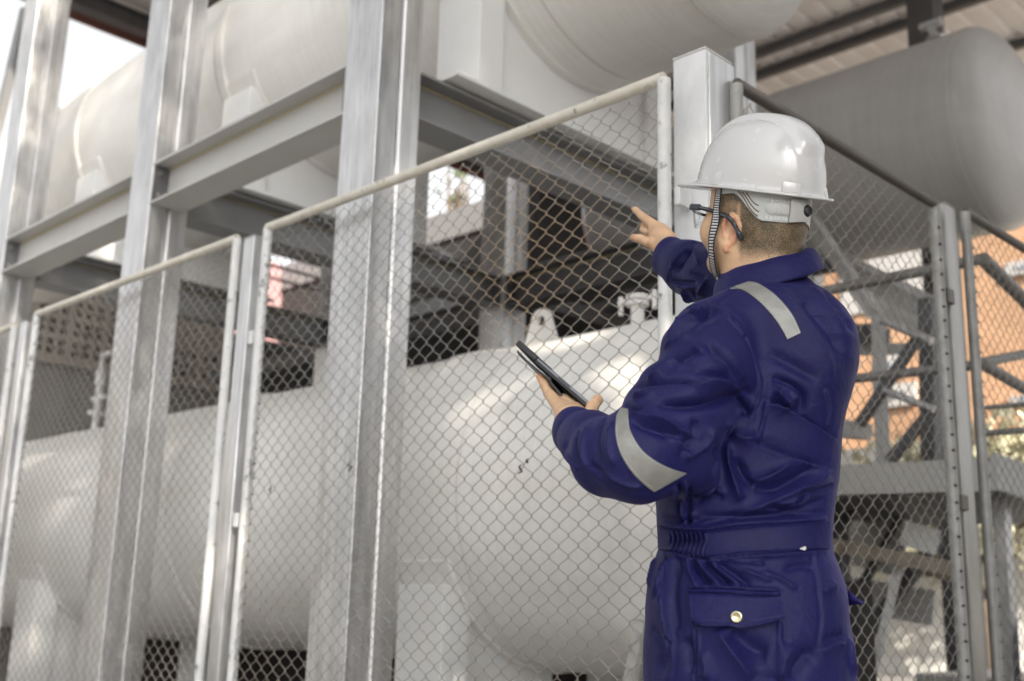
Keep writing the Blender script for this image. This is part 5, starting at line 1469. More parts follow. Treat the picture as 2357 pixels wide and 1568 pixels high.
# hidden core of the body so skin runs on under the cloth
def core(P):
    d = chain(P, [hp(-.05, 0, -.2), q(1770, 800, 2.13), q(1715, 1250, 2.11)], [.06, .10, .11], .05)
    d = smin(d, chain(P, [q(1700, 800, 2.05), q(1550, 1000, 1.95), q(1400, 1052, 1.97), q(1330, 1000, 2.10)], [.045, .042, .038, .024], .02), .02)
    d = smin(d, chain(P, [q(1850, 760, 2.22), q(1650, 645, 2.47), q(1552, 592, 2.61)], [.045, .038, .024], .02), .02)
    for x in (1612, 1840):
        h0 = q(x, 1500, 2.10); d = smin(d, chain(P, [h0, h0+np.array([0, .02, -.32]), np.array([h0[0], h0[1], .08])], [.085, .055, .045], .03), .03)
    return d
Vk, Fk = mesh_sdf(core, (0.0, 1.72, 0.02), (0.8, 2.8, 1.9), 0.010, 4)
def skin_mat():
    m, N, L, b = new_mat('skin')
    tc = N.new('ShaderNodeTexCoord')
    n1 = N.new('ShaderNodeTexNoise'); n1.inputs['Scale'].default_value = 22; n1.inputs['Detail'].default_value = 6; L.new(tc.outputs['Object'], n1.inputs['Vector'])
    at = N.new('ShaderNodeAttribute'); at.attribute_name = 'tone'
    mx = N.new('ShaderNodeMix'); mx.data_type = 'RGBA'; mx.inputs[6].default_value = (0.60, 0.385, 0.235, 1); mx.inputs[7].default_value = (0.62, 0.27, 0.17, 1)
    L.new(at.outputs['Fac'], mx.inputs[0])
    r1 = N.new('ShaderNodeMapRange'); r1.inputs[1].default_value = .3; r1.inputs[2].default_value = .7; r1.inputs[3].default_value = .82; r1.inputs[4].default_value = 1.12; L.new(n1.outputs['Fac'], r1.inputs[0])
    s = N.new('ShaderNodeVectorMath'); s.operation = 'SCALE'; L.new(mx.outputs[2], s.inputs[0]); L.new(r1.outputs[0], s.inputs['Scale'])
    # close-cropped hair and stubble: dark specks whose density follows the 'hair' attribute
    ah = N.new('ShaderNodeAttribute'); ah.attribute_name = 'hair'
    n2 = N.new('ShaderNodeTexNoise'); n2.inputs['Scale'].default_value = 520; n2.inputs['Detail'].default_value = 3; L.new(tc.outputs['Object'], n2.inputs['Vector'])
    n3 = N.new('ShaderNodeTexNoise'); n3.inputs['Scale'].default_value = 60; n3.inputs['Detail'].default_value = 5; L.new(tc.outputs['Object'], n3.inputs['Vector'])
    ad = N.new('ShaderNodeMath'); ad.operation = 'MULTIPLY_ADD'; L.new(n3.outputs['Fac'], ad.inputs[0]); ad.inputs[1].default_value = 0.5; L.new(ah.outputs['Fac'], ad.inputs[2])
    ad2 = N.new('ShaderNodeMath'); ad2.operation = 'MULTIPLY_ADD'; L.new(n2.outputs['Fac'], ad2.inputs[0]); ad2.inputs[1].default_value = 1.3; L.new(ad.outputs[0], ad2.inputs[2])
    rr = N.new('ShaderNodeMapRange'); rr.inputs[1].default_value = 1.05; rr.inputs[2].default_value = 1.95; rr.inputs[3].default_value = 0; rr.inputs[4].default_value = 1.0; L.new(ad2.outputs[0], rr.inputs[0])
    gt = N.new('ShaderNodeMath'); gt.operation = 'GREATER_THAN'; gt.inputs[1].default_value = 0.02; L.new(ah.outputs['Fac'], gt.inputs[0])
    ml = N.new('ShaderNodeMath'); ml.operation = 'MULTIPLY'; L.new(rr.outputs[0], ml.inputs[0]); L.new(gt.outputs[0], ml.inputs[1])
    mh = N.new('ShaderNodeMix'); mh.data_type = 'RGBA'; L.new(ml.outputs[0], mh.inputs[0]); L.new(s.outputs[0], mh.inputs[6]); mh.inputs[7].default_value = (0.066, 0.054, 0.030, 1)
    L.new(mh.outputs[2], b.inputs['Base Color'])
    b.inputs['Roughness'].default_value = 0.5
    b.inputs['Subsurface Weight'].default_value = 0.06; b.inputs['Subsurface Radius'].default_value = (1, 0.3, 0.15); b.inputs['Subsurface Scale'].default_value = 0.008
    bp = N.new('ShaderNodeBump'); bp.inputs['Strength'].default_value = 0.25; bp.inputs['Distance'].default_value = 0.0008; L.new(n2.outputs['Fac'], bp.inputs['Height'])
    n5 = N.new('ShaderNodeTexVoronoi'); n5.inputs['Scale'].default_value = 260; L.new(tc.outputs['Object'], n5.inputs['Vector'])
    bp2 = N.new('ShaderNodeBump'); bp2.inputs['Strength'].default_value = 0.25; bp2.inputs['Distance'].default_value = 0.0006; L.new(n5.outputs['Distance'], bp2.inputs['Height']); L.new(bp.outputs[0], bp2.inputs['Normal'])
    L.new(bp2.outputs[0], b.inputs['Normal'])
    return m
M['skin'] = skin_mat()
parts_ = [(Vh, Fh), (Vr, Fr), (VL_, FL_), (Vk, Fk)]
V = np.concatenate([p[0] for p in parts_]); F = []; o_ = 0
for v_, f_ in parts_: F.append(f_+o_); o_ += len(v_)
F = np.concatenate(F)
body = link_mesh('body', V, F, M['skin'], man)
me = body.data
Lh = (Vh-HC)@HM
ss = lambda x, a, b_: np.clip((x-a)/(b_-a), 0, 1)**2*(3-2*np.clip((x-a)/(b_-a), 0, 1))
x, y, z = Lh[:, 0], Lh[:, 1], Lh[:, 2]
hl = -0.085 + 0.02*np.sin(y*40)
scalp = ss(z, -.125, -.07)*ss(-x, .006, .022) + ss(z, .03, .05)*ss(-x, -.05, -.02)
scalp = np.clip(scalp, 0, 1)
side = ss(-x, -.030, -.014)*ss(z, -.005, .012)
burn = ss(z, -.05, -.015)*ss(x, -.02, -.005)*(1-ss(x, .040, .050))*(np.abs(y) > .03)
hair = np.clip(np.maximum(np.maximum(scalp, side), burn*.8), 0, 1)*0.95
pl_ = Lh.astype(f32); hair[np.minimum(ear_l(pl_, 1), ear_l(pl_, -1)) < .0035] = 0
beard = ss(-z, .045, .085)*ss(x, .005, .03)*0.40 + ss(-z, .05, .07)*ss(x, .07, .09)*0.1
hair = np.maximum(hair, np.clip(beard, 0, .42)*(z > -.16))
ha = me.attributes.new('hair', 'FLOAT', 'POINT'); tone = me.attributes.new('tone', 'FLOAT', 'POINT')
arr = np.zeros(len(V)); arr[:len(Vh)] = hair; ha.data.foreach_set('value', arr.astype(f32))
tn = np.zeros(len(V)); pl_ = Lh.astype(f32); eard = np.minimum(ear_l(pl_, 1), ear_l(pl_, -1)); earm = (eard < .0025) & (head_l(pl_) > .0025); tn[:len(Vh)][earm] = 0.75
# finger tips a bit redder
for tip in (R_idx[-1], R_thm[-1], tp(.210, .006, .0165), tp(.078, .021, -.0225)):
    dd = np.linalg.norm(V-tip, axis=1); tn = np.maximum(tn, 0.7*np.exp(-(dd/.014)**2))
tone.data.foreach_set('value', tn.astype(f32))
# finger nails
def nail(c_, nrm, axis, w_=.0055, l_=.0065):
    b = bmesh.new(); nrm = np.array(nrm)/np.linalg.norm(nrm); axis = np.array(axis)-nrm*(np.array(axis)@nrm); axis /= np.linalg.norm(axis); sd2 = np.cross(nrm, axis)
    rows = []
    for i in range(7):
        for j in range(7):
            s = (i/3-1); t = (j/3-1)
            k = max(abs(s), abs(t)); rad_ = math.hypot(s, t) or 1
            s2, t2 = s*k/rad_, t*k/rad_
            rows.append(b.verts.new(wl(c_+sd2*s2*w_+axis*t2*l_-nrm*(0.0022*s2*s2)-nrm*0.0006*t2*t2)))
    for i in range(6):
        for j in range(6): b.faces.new((rows[i*7+j], rows[i*7+j+1], rows[i*7+j+8], rows[i*7+j+7]))
    return obj('nail', b, M['nail'], man, smooth=True)
m_, N, L, bs = new_mat('nail'); bs.inputs['Base Color'].default_value = (0.70, 0.45, 0.36, 1); bs.inputs['Roughness'].default_value = 0.3; M['nail'] = m_
tipv = R_thm[-1]-R_thm[-2]
nail(R_thm[-1]-tipv*0.10+np.array([-.001, -.0062, .0055]), (-.15, -.7, .7), tipv)

# ------------------------------------------------------------------ hard hat
HHC = q(1752, 437, 2.11)
HP2 = R(2.0)
hU = np.array([.10, -.40, 1.0]); hU /= np.linalg.norm(hU)
hF = HF0-hU*(HF0@hU); hF /= np.linalg.norm(hF); hL = np.cross(hU, hF)
if hL@HL0 < 0: hL = -hL
hM = np.stack([hF, hL, hU], 1)
def hh(x, y, z): return HHC+hM@np.array([x, y, z])
helm = thing.__call__ if False else None
m_, N, L, bs = new_mat('hard_hat_shell')
bs.inputs['Base Color'].default_value = (0.54, 0.537, 0.54, 1); bs.inputs['Roughness'].default_value = 0.16; bs.inputs['Coat Weight'].default_value = 0.4; bs.inputs['Coat Roughness'].default_value = 0.05
tc = N.new('ShaderNodeTexCoord'); nn = N.new('ShaderNodeTexNoise'); nn.inputs['Scale'].default_value = 40; nn.inputs['Detail'].default_value = 5; L.new(tc.outputs['Object'], nn.inputs['Vector'])
r1 = N.new('ShaderNodeMapRange'); r1.inputs[1].default_value = .4; r1.inputs[2].default_value = .7; r1.inputs[3].default_value = .12; r1.inputs[4].default_value = .30; L.new(nn.outputs['Fac'], r1.inputs[0]); L.new(r1.outputs[0], bs.inputs['Roughness'])
M['hat'] = m_
LX, LY, LZ = .134, .107, .139
def dome(u, a):
    """u 0 at the rim .. 1 at the crown; a round the head (0 = front)"""
    th = u*PI/2
    e = 0.74
    rr = math.cos(th)**e if math.cos(th) > 1e-9 else 0.0
    zz = math.sin(th)**0.93*LZ
    x = LX*rr*math.cos(a)*(1.0+0.03*math.cos(a)); y = LY*rr*math.sin(a)
    # raised crown ridge, widening towards the back, fading near the rim
    wr = .030+.016*np.clip(-x/.12, -0.3, 1)
    k = 1/(1+math.exp((abs(y)-wr)/.0035))
    up = np.clip((zz/LZ-0.50)/0.16, 0, 1)
    bump = .0125*k*up*up*(3-2*up)
    gro = -.0022*math.exp(-((abs(y)-wr-.007)/.005)**2)*up
    zz2 = zz+(bump+gro)*(0.55+0.45*math.sin(th)); s_ = 1+(bump+gro)/0.11*(1-math.sin(th))
    return (x*s_, y*s_, zz2)
nu, na = 56, 180
V = []; F = []
# brim outer edge first
def brim_r(a):
    fr = max(0, math.cos(a))**2.2
    return .0145+.030*fr+.004*max(0, -math.cos(a))
rows = []
def brim_pt(a, t, dz=0):
    x, y, z = dome(0, a); n_ = math.hypot(x/LX**2, y/LY**2); nx_, ny_ = x/LX**2/n_, y/LY**2/n_
    g = brim_r(a)*t
    drop = -.0035*math.cos(a)*0.0 - .004*t - .008*max(0, math.cos(a))**2*t
    return (x+nx_*g, y+ny_*g, drop+dz)
for t, dz in ((0.0, -.004), (0.5, -.0032), (0.93, -.0034), (1.0, -.0016), (1.01, .0004), (0.95, .0018), (0.88, .0006), (0.5, .0006), (0.12, .0012), (0.02, .004)):
    rows.append([brim_pt(2*PI*j/na, t, dz) for j in range(na)])
for i in range(1, nu):
    rows.append([dome(0.006+0.994*(i/(nu-1))**0.9*0.995, 2*PI*j/na) for j in range(na)])
# inner shell back to the rim
for i in range(nu-1, -1, -4):
    rows.append([tuple(np.array(dome(0.994*(i/(nu-1))*0.98, 2*PI*j/na))*np.array([.972, .966, .975])-np.array([0, 0, .002])) for j in range(na)])
V = np.array([hh(*p) for r_ in rows for p in r_])
k = len(rows); F = [(i*na+j, i*na+(j+1) % na, ((i+1) % k)*na+(j+1) % na, ((i+1) % k)*na+j) for i in range(k) for j in range(na)]
hat = link_mesh('hard_hat', V, np.array(F), M['hat'], man)
def hlocal(name, bm, mat, parent, smooth=False):
    """bm in hat coordinates"""
    for v in bm.verts: v.co = Vector(tuple(toW(hh(*v.co))-BW))
    o = obj(name, bm, mat, parent, smooth); return o
def lug_box(a, w_, h_, t_, name='slot_lug'):
    b = bmesh.new(); x, y, z = dome(0, a); 
    nx_, ny_ = math.cos(a)/LX, math.sin(a)/LY; n_ = math.hypot(nx_, ny_); nx_ /= n_; ny_ /= n_
    b2 = bmesh.new(); box(b2, -w_/2, w_/2, -.012, t_, 0, h_, .0016, 2)
    for v in b2.verts:
        if v.co.z > h_*0.5: v.co.y -= .0055; v.co.x *= .92
    mat = Matrix(((-ny_, nx_, 0, x), (nx_, ny_, 0, y), (0, 0, 1, -.002), (0, 0, 0, 1)))
    merge(b, b2, mat)
    return sharp(hlocal(name, b, M['hat'], hat), 40)
lug_box(R(143), .038, .021, .0060)
lug_box(R(104), .034, .012, .0045)
lug_box(R(74), .018, .026, .009)
lug_box(R(205), .030, .020, .006)
lug_box(R(-35), .020, .022, .006); lug_box(R(-101), .036, .019, .0055)
# suspension band behind the head
m_, N, L, bs = new_mat('grey_plastic'); bs.inputs['Base Color'].default_value = (0.40, 0.40, 0.385, 1); bs.inputs['Roughness'].default_value = 0.38; bs.inputs['Subsurface Weight'].default_value = 0.1; M['gplastic'] = m_
m_, N, L, bs = new_mat('black_plastic'); bs.inputs['Base Color'].default_value = (0.012, 0.012, 0.014, 1); bs.inputs['Roughness'].default_value = 0.35; M['bplastic'] = m_
def band_pt(s, t, off=0.0):
    """s: angle round the head, 0 side .. 1 rear, t: 0 top .. 1 bottom (head frame)"""
    a = R(68)+s*(R(180)-R(68))
    rx_, ry_ = .1045, .0865
    x = -.004+rx_*math.cos(a)*1.0; y = ry_*math.sin(a)
    n_ = math.hypot(math.cos(a)/rx_, math.sin(a)/ry_)
    nx_, ny_ = math.cos(a)/rx_/n_, math.sin(a)/ry_/n_
    return x+nx_*off, y+ny_*off
zt0 = .028
def band_edges(s):
    """top and bottom height of the strap along s"""
    top = .036
    bot = .024-.053*(ss(np.array([s]), .18, .52)[0]) + .008*ss(np.array([s]), .7, 1.0)[0]*1.0
    return top, bot
for sgn in (1, -1):
    ns, ntt = 60, 8; V = []; F = []
    for side_, off in ((0, .0022), (1, .0002)):
        for i in range(ns+1):
            s = i/ns; top, bot = band_edges(s)
            for j in range(ntt+1):
                t = j/ntt; z = top*(1-t)+bot*t
                x, y = band_pt(s, t, off+.0015-.010*max(0, -z-0.01)/.04*0)
                V.append(hp(x, sgn*y, z))
    st_ = (ns+1)*(ntt+1)
    for i in range(ns):
        for j in range(ntt):
            a = i*(ntt+1)+j
            F.append((a, a+1, a+ntt+2, a+ntt+1)); F.append((st_+a, st_+a+ntt+1, st_+a+ntt+2, st_+a+1))
    for i in range(ns):
        a = i*(ntt+1); F.append((a, a+ntt+1, st_+a+ntt+1, st_+a)); a += ntt; F.append((a, st_+a, st_+a+ntt+1, a+ntt+1))
    o = link_mesh('suspension_band', np.array(V), np.array(F), M['gplastic'], man)
    o.parent = hat; sharp(o, 50)
def slot(s0, t0, s1, t1, w_, mat, off=.0040, name='slot', curve=0.0):
    b = bmesh.new(); pts = []
    for i in range(9):
        u = i/8; s = s0+(s1-s0)*u; top, bot = band_edges(s); t = t0+(t1-t0)*u+curve*math.sin(PI*u)
        z = top*(1-t)+bot*t; x, y = band_pt(s, t, off)
        pts.append(Vector(tuple(toW(hp(x, y, z))-BW)))
    tube(b, pts, w_, 8)
    return obj(name, b, mat, hat, smooth=True)
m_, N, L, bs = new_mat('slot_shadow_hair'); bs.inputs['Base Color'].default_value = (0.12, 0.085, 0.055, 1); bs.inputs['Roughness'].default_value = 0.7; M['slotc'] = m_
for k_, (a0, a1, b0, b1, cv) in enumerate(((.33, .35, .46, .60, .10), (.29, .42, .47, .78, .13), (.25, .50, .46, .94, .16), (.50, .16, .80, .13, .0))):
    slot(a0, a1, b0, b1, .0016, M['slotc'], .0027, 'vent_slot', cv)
for i in range(6):
    slot(.545+i*.042, .34, .545+i*.042, .43, .0019, M['hat'], .0036, 'rack_tooth'); slot(.54+i*.042, .86, .54+i*.042, .955, .0019, M['hat'], .0036, 'rack_tooth')
# sliding tongue and ratchet housing with its black knob
def shell_box(s0, s1, t0, t1, off0, off1, mat, name, rnd=.002, n_=18):
    b = bmesh.new(); G = []
    for off in (off0, off1):
        g = []
        for i in range(n_+1):
            s = s0+(s1-s0)*i/n_; top, bot = band_edges(s)
            e_ = min(i, n_-i)/n_; c_ = min(1, math.sqrt(e_*6)) if e_ < 1/6 else 1
            row = []
            for j in range(5):
                t = (t0+t1)/2+(t1-t0)/2*(j/2-1)*(0.35+0.65*c_ if name == 'slider' else 1); z = top*(1-t)+bot*t; x, y = band_pt(s, t, off-(0.001 if j in (0, 4) and off == off1 else 0))
                row.append(b.verts.new(tuple(toW(hp(x, y, z))-BW)))
            g.append(row)
        G.append(g)
    for i in range(n_):
        for j in range(4):
            b.faces.new((G[0][i][j], G[0][i][j+1], G[0][i+1][j+1], G[0][i+1][j])); b.faces.new((G[1][i][j], G[1][i+1][j], G[1][i+1][j+1], G[1][i][j+1]))
    for i in range(n_):
        for j in (0, 4): b.faces.new((G[0][i][j], G[1][i][j], G[1][i+1][j], G[0][i+1][j]))
    for i in (0, n_):
        for j in range(4): b.faces.new((G[0][i][j], G[0][i][j+1], G[1][i][j+1], G[1][i][j]))
    return sharp(obj(name, b, mat, hat), 45)
shell_box(.53, .80, .46, .80, .002, .0062, M['gplastic'], 'slider')
for i in range(9): slot(.62+i*.016, .49, .62+i*.016, .77, .0007, M['hat'], .0066, 'slider_rib')
shell_box(.76, 1.0, .30, 1.0, .002, .0125, M['gplastic'], 'ratchet_housing')
b = bmesh.new()
x, y = band_pt(.955, .6, .0)
top, bot = band_edges(.95); zc = top*.38+bot*.62
lathe(b, [(0, .027), (.005, .027), (.0085, .0275), (.0105, .025), (.0125, .022), (.0128, .008)], (-.004-.094, .004, zc), (-1, .12, 0), 28)
for v in b.verts: v.co = Vector(tuple(toW(hp(*v.co))-BW))
sharp(obj('ratchet_knob', b, M['bplastic'], hat), 40)

# chin strap: ribbed black and white webbing from inside the hat, past the ear, under the jaw
m_, N, L, bs = new_mat('ribbed_strap')
uvn = N.new('ShaderNodeUVMap'); sep = N.new('ShaderNodeSeparateXYZ'); L.new(uvn.outputs[0], sep.inputs[0])
mm = N.new('ShaderNodeMath'); mm.operation = 'FRACT'; mu = N.new('ShaderNodeMath'); mu.operation = 'MULTIPLY'; mu.inputs[1].default_value = 48; L.new(sep.outputs[1], mu.inputs[0]); L.new(mu.outputs[0], mm.inputs[0])
g1_ = N.new('ShaderNodeMath'); g1_.operation = 'GREATER_THAN'; g1_.inputs[1].default_value = 0.48; L.new(mm.outputs[0], g1_.inputs[0])
ab_ = N.new('ShaderNodeMath'); ab_.operation = 'SUBTRACT'; ab_.inputs[1].default_value = 0.5; L.new(sep.outputs[0], ab_.inputs[0]); ab2 = N.new('ShaderNodeMath'); ab2.operation = 'ABSOLUTE'; L.new(ab_.outputs[0], ab2.inputs[0])
ls = N.new('ShaderNodeMath'); ls.operation = 'LESS_THAN'; ls.inputs[1].default_value = 0.36; L.new(ab2.outputs[0], ls.inputs[0])
an = N.new('ShaderNodeMath'); an.operation = 'MULTIPLY'; L.new(g1_.outputs[0], an.inputs[0]); L.new(ls.outputs[0], an.inputs[1])
mx = N.new('ShaderNodeMix'); mx.data_type = 'RGBA'; L.new(an.outputs[0], mx.inputs[0]); mx.inputs[6].default_value = (0.01, 0.01, 0.012, 1); mx.inputs[7].default_value = (0.50, 0.50, 0.52, 1); L.new(mx.outputs[2], bs.inputs['Base Color']); bs.inputs['Roughness'].default_value = 0.7
M['strap'] = m_
hb = BVHTree.FromPolygons([tuple(v) for v in Vh], [tuple(f) for f in Fh])
def strap(path, w_, lift_, mat, name, parent, n_=70, side=1, pic=False):
    """path: (x, z) in the head frame, dropped onto the side of the head"""
    dn = densify([np.array(p) for p in path], 14)
    P_ = []
    for p in dn:
        if pic:
            d_ = np.array(ray(p[0], p[1])); s__ = np.array([d_@ER, d_@EF, d_[2]]); s__ /= np.linalg.norm(s__)
            h = hb.ray_cast(Vector((0, 0, CAMZ)), Vector(s__))
            if h[0] is not None: P_.append((np.array(h[0]), np.array(h[1])))
            continue
        o3 = hp(p[0], side*.20, p[1]); d3 = HM@np.array([0, -side*1.0, 0])
        h = hb.ray_cast(Vector(o3), Vector(d3))
        P_.append((np.array(h[0]) if h[0] is not None else P_[-1][0], np.array(h[1]) if h[1] is not None else HM@np.array([0, side, 0])))
    pos = np.array([a for a, _ in P_]); nor = np.array([c_ for _, c_ in P_])
    for _ in range(6):
        pos[1:-1] = (pos[:-2]+2*pos[1:-1]+pos[2:])/4; nor[1:-1] = (nor[:-2]+2*nor[1:-1]+nor[2:])/4
    nor /= np.linalg.norm(nor, axis=1)[:, None]
    sgn_ = np.sign((nor@(HM@np.array([0, side*1.0, 0]))))[:, None]; nor = nor*sgn_
    tan = np.gradient(pos, axis=0); tan /= np.linalg.norm(tan, axis=1)[:, None]
    wid = np.cross(nor, tan); wid /= np.linalg.norm(wid, axis=1)[:, None]
    me = bpy.data.meshes.new(name); V = []; F = []; K = len(pos)
    for i in range(K):
        for (sx, oz) in ((-1, 0), (1, 0), (1, .0014), (-1, .0014)):
            V.append(pos[i]+wid[i]*sx*w_/2+nor[i]*(lift_+oz))
    for i in range(K-1):
        for j in range(4):
            a = i*4+j; b_ = i*4+(j+1) % 4; F.append((a, b_, b_+4, a+4))
    F += [(0, 3, 2, 1), (4*K-4, 4*K-3, 4*K-2, 4*K-1)]
    W = toW(np.array(V))-BW
    me.from_pydata(W.tolist(), [], F)
    uv = me.uv_layers.new(name='UVMap')
    for p in me.polygons:
        for li in p.loop_indices:
            vi = me.loops[li].vertex_index; i, j = divmod(vi, 4)
            uv.data[li].uv = (0.0 if j in (0, 3) else 1.0, i/(K-1))
    me.materials.append(mat)
    o = bpy.data.objects.new(name, me); C.objects.link(o); o.parent = parent
    return o
strap([(1663, 436), (1661.4, 450.4), (1655.4, 494.4), (1646.5, 547.3), (1647.8, 600.1), (1655, 628.3), (1664, 644.2)], .0185, .0085, M['strap'], 'chin_strap', hat, pic=True)
strap([(.026, .045), (.022, .01), (.018, -.035), (.024, -.075), (.036, -.105), (.040, -.122)], .0165, .003, M['strap'], 'chin_strap', hat, side=-1)

# ------------------------------------------------------------------ safety glasses
gl = bpy.data.objects.new('safety_glasses', None); C.objects.link(gl); gl.parent = man; gl.empty_display_size = .05
m_, N, L, bs = new_mat('dark_frame'); bs.inputs['Base Color'].default_value = (0.025, 0.028, 0.04, 1); bs.inputs['Roughness'].default_value = 0.25; M['gframe'] = m_
m_, N, L, bs = new_mat('clear_lens'); N.remove(bs)
out_ = [n for n in N if n.type == 'OUTPUT_MATERIAL'][0]
tr = N.new('ShaderNodeBsdfTransparent'); tr.inputs[0].default_value = (0.93, 0.95, 0.95, 1); gs = N.new('ShaderNodeBsdfGlossy'); gs.inputs['Roughness'].default_value = 0.04
lw_ = N.new('ShaderNodeLayerWeight'); lw_.inputs[0].default_value = 0.5; pw_ = N.new('ShaderNodeMath'); pw_.operation = 'POWER'; L.new(lw_.outputs['Facing'], pw_.inputs[0]); pw_.inputs[1].default_value = 4.0; fr_ = N.new('ShaderNodeMath'); fr_.operation = 'MULTIPLY_ADD'; L.new(pw_.outputs[0], fr_.inputs[0]); fr_.inputs[1].default_value = 0.45; fr_.inputs[2].default_value = 0.05; mxs = N.new('ShaderNodeMixShader'); L.new(fr_.outputs[0], mxs.inputs[0]); L.new(tr.outputs[0], mxs.inputs[1]); L.new(gs.outputs[0], mxs.inputs[2]); L.new(mxs.outputs[0], out_.inputs[0])
M['lens'] = m_
for s in (1, -1):
    b = bmesh.new()
    if s == 1:
        def onh(x, y, off):
            d_ = np.array(ray(x, y)); s__ = np.array([d_@ER, d_@EF, d_[2]]); s__ /= np.linalg.norm(s__)
            h = hb.ray_cast(Vector((0, 0, CAMZ)), Vector(s__)); return np.array(h[0])-s__*off
        e0 = onh(1640, 486, .006)
        pts = [e0+(q(1606, 477, 2.10)-q(1640, 486, 2.10)), e0, onh(1660, 493, .006), onh(1676, 500, .007), onh(1690, 517, .007), onh(1700, 537, .006), onh(1706.5, 552, .006)]
        HB = pts[0]
    else:
        pts = [hp(.103, s*.066, .0), hp(.070, s*.079, -.002), hp(.040, s*.083, -.004), hp(.010, s*.087, -.006), hp(-.010, s*.090, -.01), hp(-.026, s*.089, -.026), hp(-.034, s*.087, -.046)]
    dn = densify([np.array(p) for p in pts], 6)
    rs = [.0048-.0012*min(1, abs(i/len(dn)-0.45)*1.5) + (.0014 if i/len(dn) > .78 else 0) for i in range(len(dn))]
    tube(b, [wl(p) for p in dn], rs, 10)
    obj('temple', b, M['gframe'], gl, smooth=True)
    b = bmesh.new()
    (bar(b, wl(HB+np.array([-.0135, .012, .0045])), wl(HB+np.array([.006, -.001, -.001])), .008, .0125, bev=.002) if s == 1 else bar(b, wl(hp(.112, s*.060, .002)), wl(hp(.088, s*.074, .001)), .007, .013, bev=.002))
    sharp(obj('hinge_block', b, M['gframe'], gl))
    # lens: curved shield with a side wing
    V = []; F = []; nx_, ny_ = 18, 9
    for off in (0, .0018):
        for i in range(nx_+1):
            u = i/nx_
            # from the nose bridge round to the temple
            ang_ = u*R(78)
            xx = .064+(.062+off)*math.cos(ang_*0.98)-.002; yy = s*(.006+(.066+off)*math.sin(ang_))
            hgt = .040-.008*(1-u)-.012*u**4
            for j in range(ny_+1):
                t = j/ny_
                V.append(hp(xx+.006-.006*t*t, yy*(1-.04*t), .002-hgt*t*(1 if u > .12 else .6+3.3*u)))
    st_ = (nx_+1)*(ny_+1)
    for i in range(nx_):
        for j in range(ny_):
            a = i*(ny_+1)+j; F.append((a, a+1, a+ny_+2, a+ny_+1)); F.append((st_+a, st_+a+ny_+1, st_+a+ny_+2, st_+a+1))
    for i in range(nx_):
        a = i*(ny_+1); F.append((a, a+ny_+1, st_+a+ny_+1, st_+a)); a += ny_; F.append((a, st_+a, st_+a+ny_+1, a+ny_+1))
    for j in range(ny_):
        a = j; F.append((a, st_+a, st_+a+1, a+1)); a = nx_*(ny_+1)+j; F.append((a, a+1, st_+a+1, st_+a))
    o = link_mesh('lens', np.array(V), np.array(F), M['lens'], gl)
b = bmesh.new(); tube(b, [wl(hp(.070+.064*math.cos(t*R(78)), .072*math.sin(t*R(78)), .0035)) for t in [i/12-1 for i in range(25)]], .0032, 8)
obj('brow_bar', b, M['gframe'], gl, smooth=True)

# cuffs of the coverall
def cuff(c_, ax, r_, ln, name, lbl, sx=1.0):
    ax = np.array(ax)/np.linalg.norm(ax); u = np.cross(ax, EZ); u /= np.linalg.norm(u); v_ = np.cross(ax, u)
    prof = [(-.004, .004), (-.001, -.001), (.0015, .0), (.0025, .004), (.003, ln*.5), (.003, ln*.93), (.002, ln), (-.004, ln+.004)]
    V = []; F = []; n_ = 64
    for g_, h_ in prof:
        for j in range(n_):
            a = 2*PI*j/n_; rr = r_+g_+.0012*math.sin(a*3+2)
            V.append(c_-ax*h_+u*math.cos(a)*rr*sx+v_*math.sin(a)*rr)
    for i in range(len(prof)-1):
        for j in range(n_): F.append((i*n_+j, i*n_+(j+1) % n_, (i+1)*n_+(j+1) % n_, (i+1)*n_+j))
    return link_mesh(name, np.array(V), np.array(F), M['navy'], man)
def snap(c_, nrm, parent, r_=.0065):
    b = bmesh.new(); lathe(b, [(0, .0014), (r_*.5, .0012), (r_*.75, .0022), (r_, .0012), (r_, -.003)], Vector(wl(c_)), Vector(tuple(toW(np.array(nrm)))).normalized(), 20)
    return obj('snap_button', b, M['dsnap'], parent, smooth=True)
m_, N, L, bs = new_mat('dull_snap'); bs.inputs['Base Color'].default_value = (0.12, 0.10, 0.085, 1); bs.inputs['Metallic'].default_value = 0.8; bs.inputs['Roughness'].default_value = 0.35; M['dsnap'] = m_
cr = cuff(q(1538, 590, 2.625), _ra, .049, .050, 'cuff', None, 1.0)
p_ = march(cloth_full, 1527, 623) 
cb_ = BVHTree.FromPolygons([tuple(v.co) for v in cr.data.vertices], [tuple(p.vertices) for p in cr.data.polygons])
_d = ray(1529, 618); _o = Vector(CAM)-Vector(tuple(BW)); _h = cb_.ray_cast(_o, _d.normalized())
sw = (_h[0] if _h[0] is not None else Vector(wl(q(1527, 622, 2.57))))
spw = sw-_d.normalized()*.0015
b = bmesh.new(); lathe(b, [(0, .0014), (.0035, .0012), (.005, .0022), (.0068, .0012), (.0068, -.003)], spw, -(_d.normalized()), 20)
obj('snap_button', b, M['dsnap'], cr, smooth=True)
cf = cuff(q(1322, 990, 2.11), _la, .045, .030, 'cuff', None, 1.0)

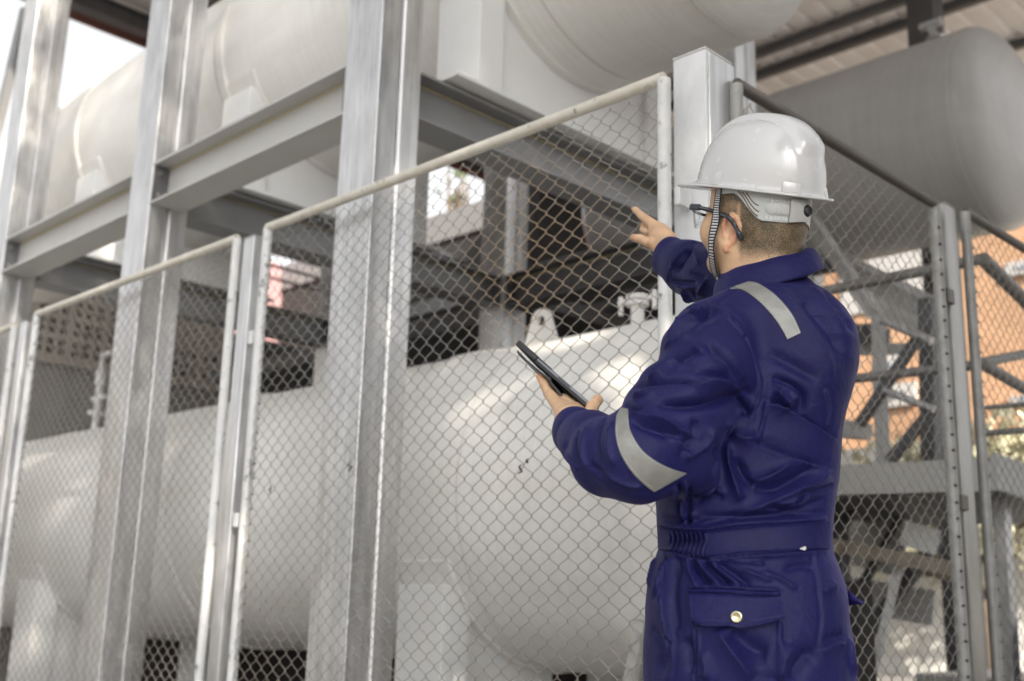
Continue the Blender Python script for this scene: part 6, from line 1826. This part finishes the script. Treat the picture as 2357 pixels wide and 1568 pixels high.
# boots, out of view
for x in (1612, 1840):
    h0 = q(x, 1500, 2.10); fd = HF0*0.6+EF*0.55; fd /= np.linalg.norm(fd)
    def boot(P, h0=h0, fd=fd):
        a0 = np.array([h0[0], h0[1], .15]); he = np.array([h0[0], h0[1], .05])-fd*.03; to = he+fd*.19
        d = chain(P, [a0, he+EZ*.02], [.06, .05], .02); d = smin(d, chain(P, [he, to], [.05, .042], .02), .03)
        return smax(d, -(P[:, 2]), .01)
    Vb, Fb = mesh_sdf(boot, (h0[0]-.25, h0[1]-.25, -.02), (h0[0]+.25, h0[1]+.30, .24), .008, 4)
    link_mesh('boot', Vb, Fb, M['bplastic'], man)

# ------------------------------------------------------------------ tablet
tab = thing('tablet', 'tablet in black folding case held in the man\'s hand', 'tablet', tuple(toW(tp(.12, .06, 0))))
TW = toW(tp(.12, .06, 0))
TLn2 = TLn; TWd = .150
def tbox(u0, u1, v0, v1, w0, w1, bev, mat, name, rad=None):
    b = bmesh.new(); box(b, u0, u1, v0, v1, w0, w1, bev, 3)
    for v in b.verts: v.co = Vector(tuple(toW(tp(*v.co))-TW))
    return sharp(obj(name, b, mat, tab), 35)
m_, N, L, bs = new_mat('tablet_alu'); bs.inputs['Base Color'].default_value = (0.20, 0.21, 0.23, 1); bs.inputs['Metallic'].default_value = 0.7; bs.inputs['Roughness'].default_value = 0.4; M['alu'] = m_
m_, N, L, bs = new_mat('tablet_glass'); bs.inputs['Base Color'].default_value = (0.015, 0.016, 0.02, 1); bs.inputs['Roughness'].default_value = 0.06; M['tglass'] = m_
M['rubber'] = coat('case_rubber', (0.022, 0.022, 0.025), 0.42, 0, 0.2, 30, bump=0.2, bump_scale=300)
tbox(.030, TLn, 0, TWd, -.0035, .0035, .0018, M['alu'], 'body')
tbox(.036, TLn-.008, .008, TWd-.008, .0036, .0040, .0, M['tglass'], 'screen')
cs = tbox(-.002, .056, -.004, TWd+.004, -.0075, .0058, .0035, M['rubber'], 'case')
tbox(.054, TLn+.002, .001, TWd-.001, -.0085, -.0036, .0015, M['rubber'], 'case_back')
tbox(.056, .095, -.0006, .003, .0022, .0050, .0008, M['rubber'], 'button')
tbox(.118, .152, -.0012, .002, -.0012, .0016, .0008, M['gframe'], 'button')
tbox(.160, TLn+.002, -.0022, .006, -.0085, -.0015, .0015, M['rubber'], 'case_rim')
# folding cover hanging behind the back, bent in the middle
def flap_strip(pts, th, name):
    b = bmesh.new(); rows = []
    for (u, w_) in pts:
        rows.append([b.verts.new(tuple(toW(tp(u, vv_, w_+dz))-TW)) for vv_, dz in ((.002, 0), (TWd-.002, 0), (TWd-.002, -th), (.002, -th))])
    for a_, c_ in zip(rows[:-1], rows[1:]):
        for j in range(4): b.faces.new((a_[j], a_[(j+1) % 4], c_[(j+1) % 4], c_[j]))
    b.faces.new(rows[0]); b.faces.new(rows[-1][::-1])
    return sharp(obj(name, b, M['rubber'], tab), 40)
flap_strip([(.010, -.0125), (.018, -.0150), (.035, -.0150), (.070, -.0145), (.096, -.0130), (.108, -.0135)], .0038, 'cover_flap')
flap_strip([(.104, -.0090), (.112, -.0160), (.135, -.0190), (.160, -.0235), (.172, -.0250), (.176, -.0200), (.1775, -.0100)], .0040, 'cover_flap')
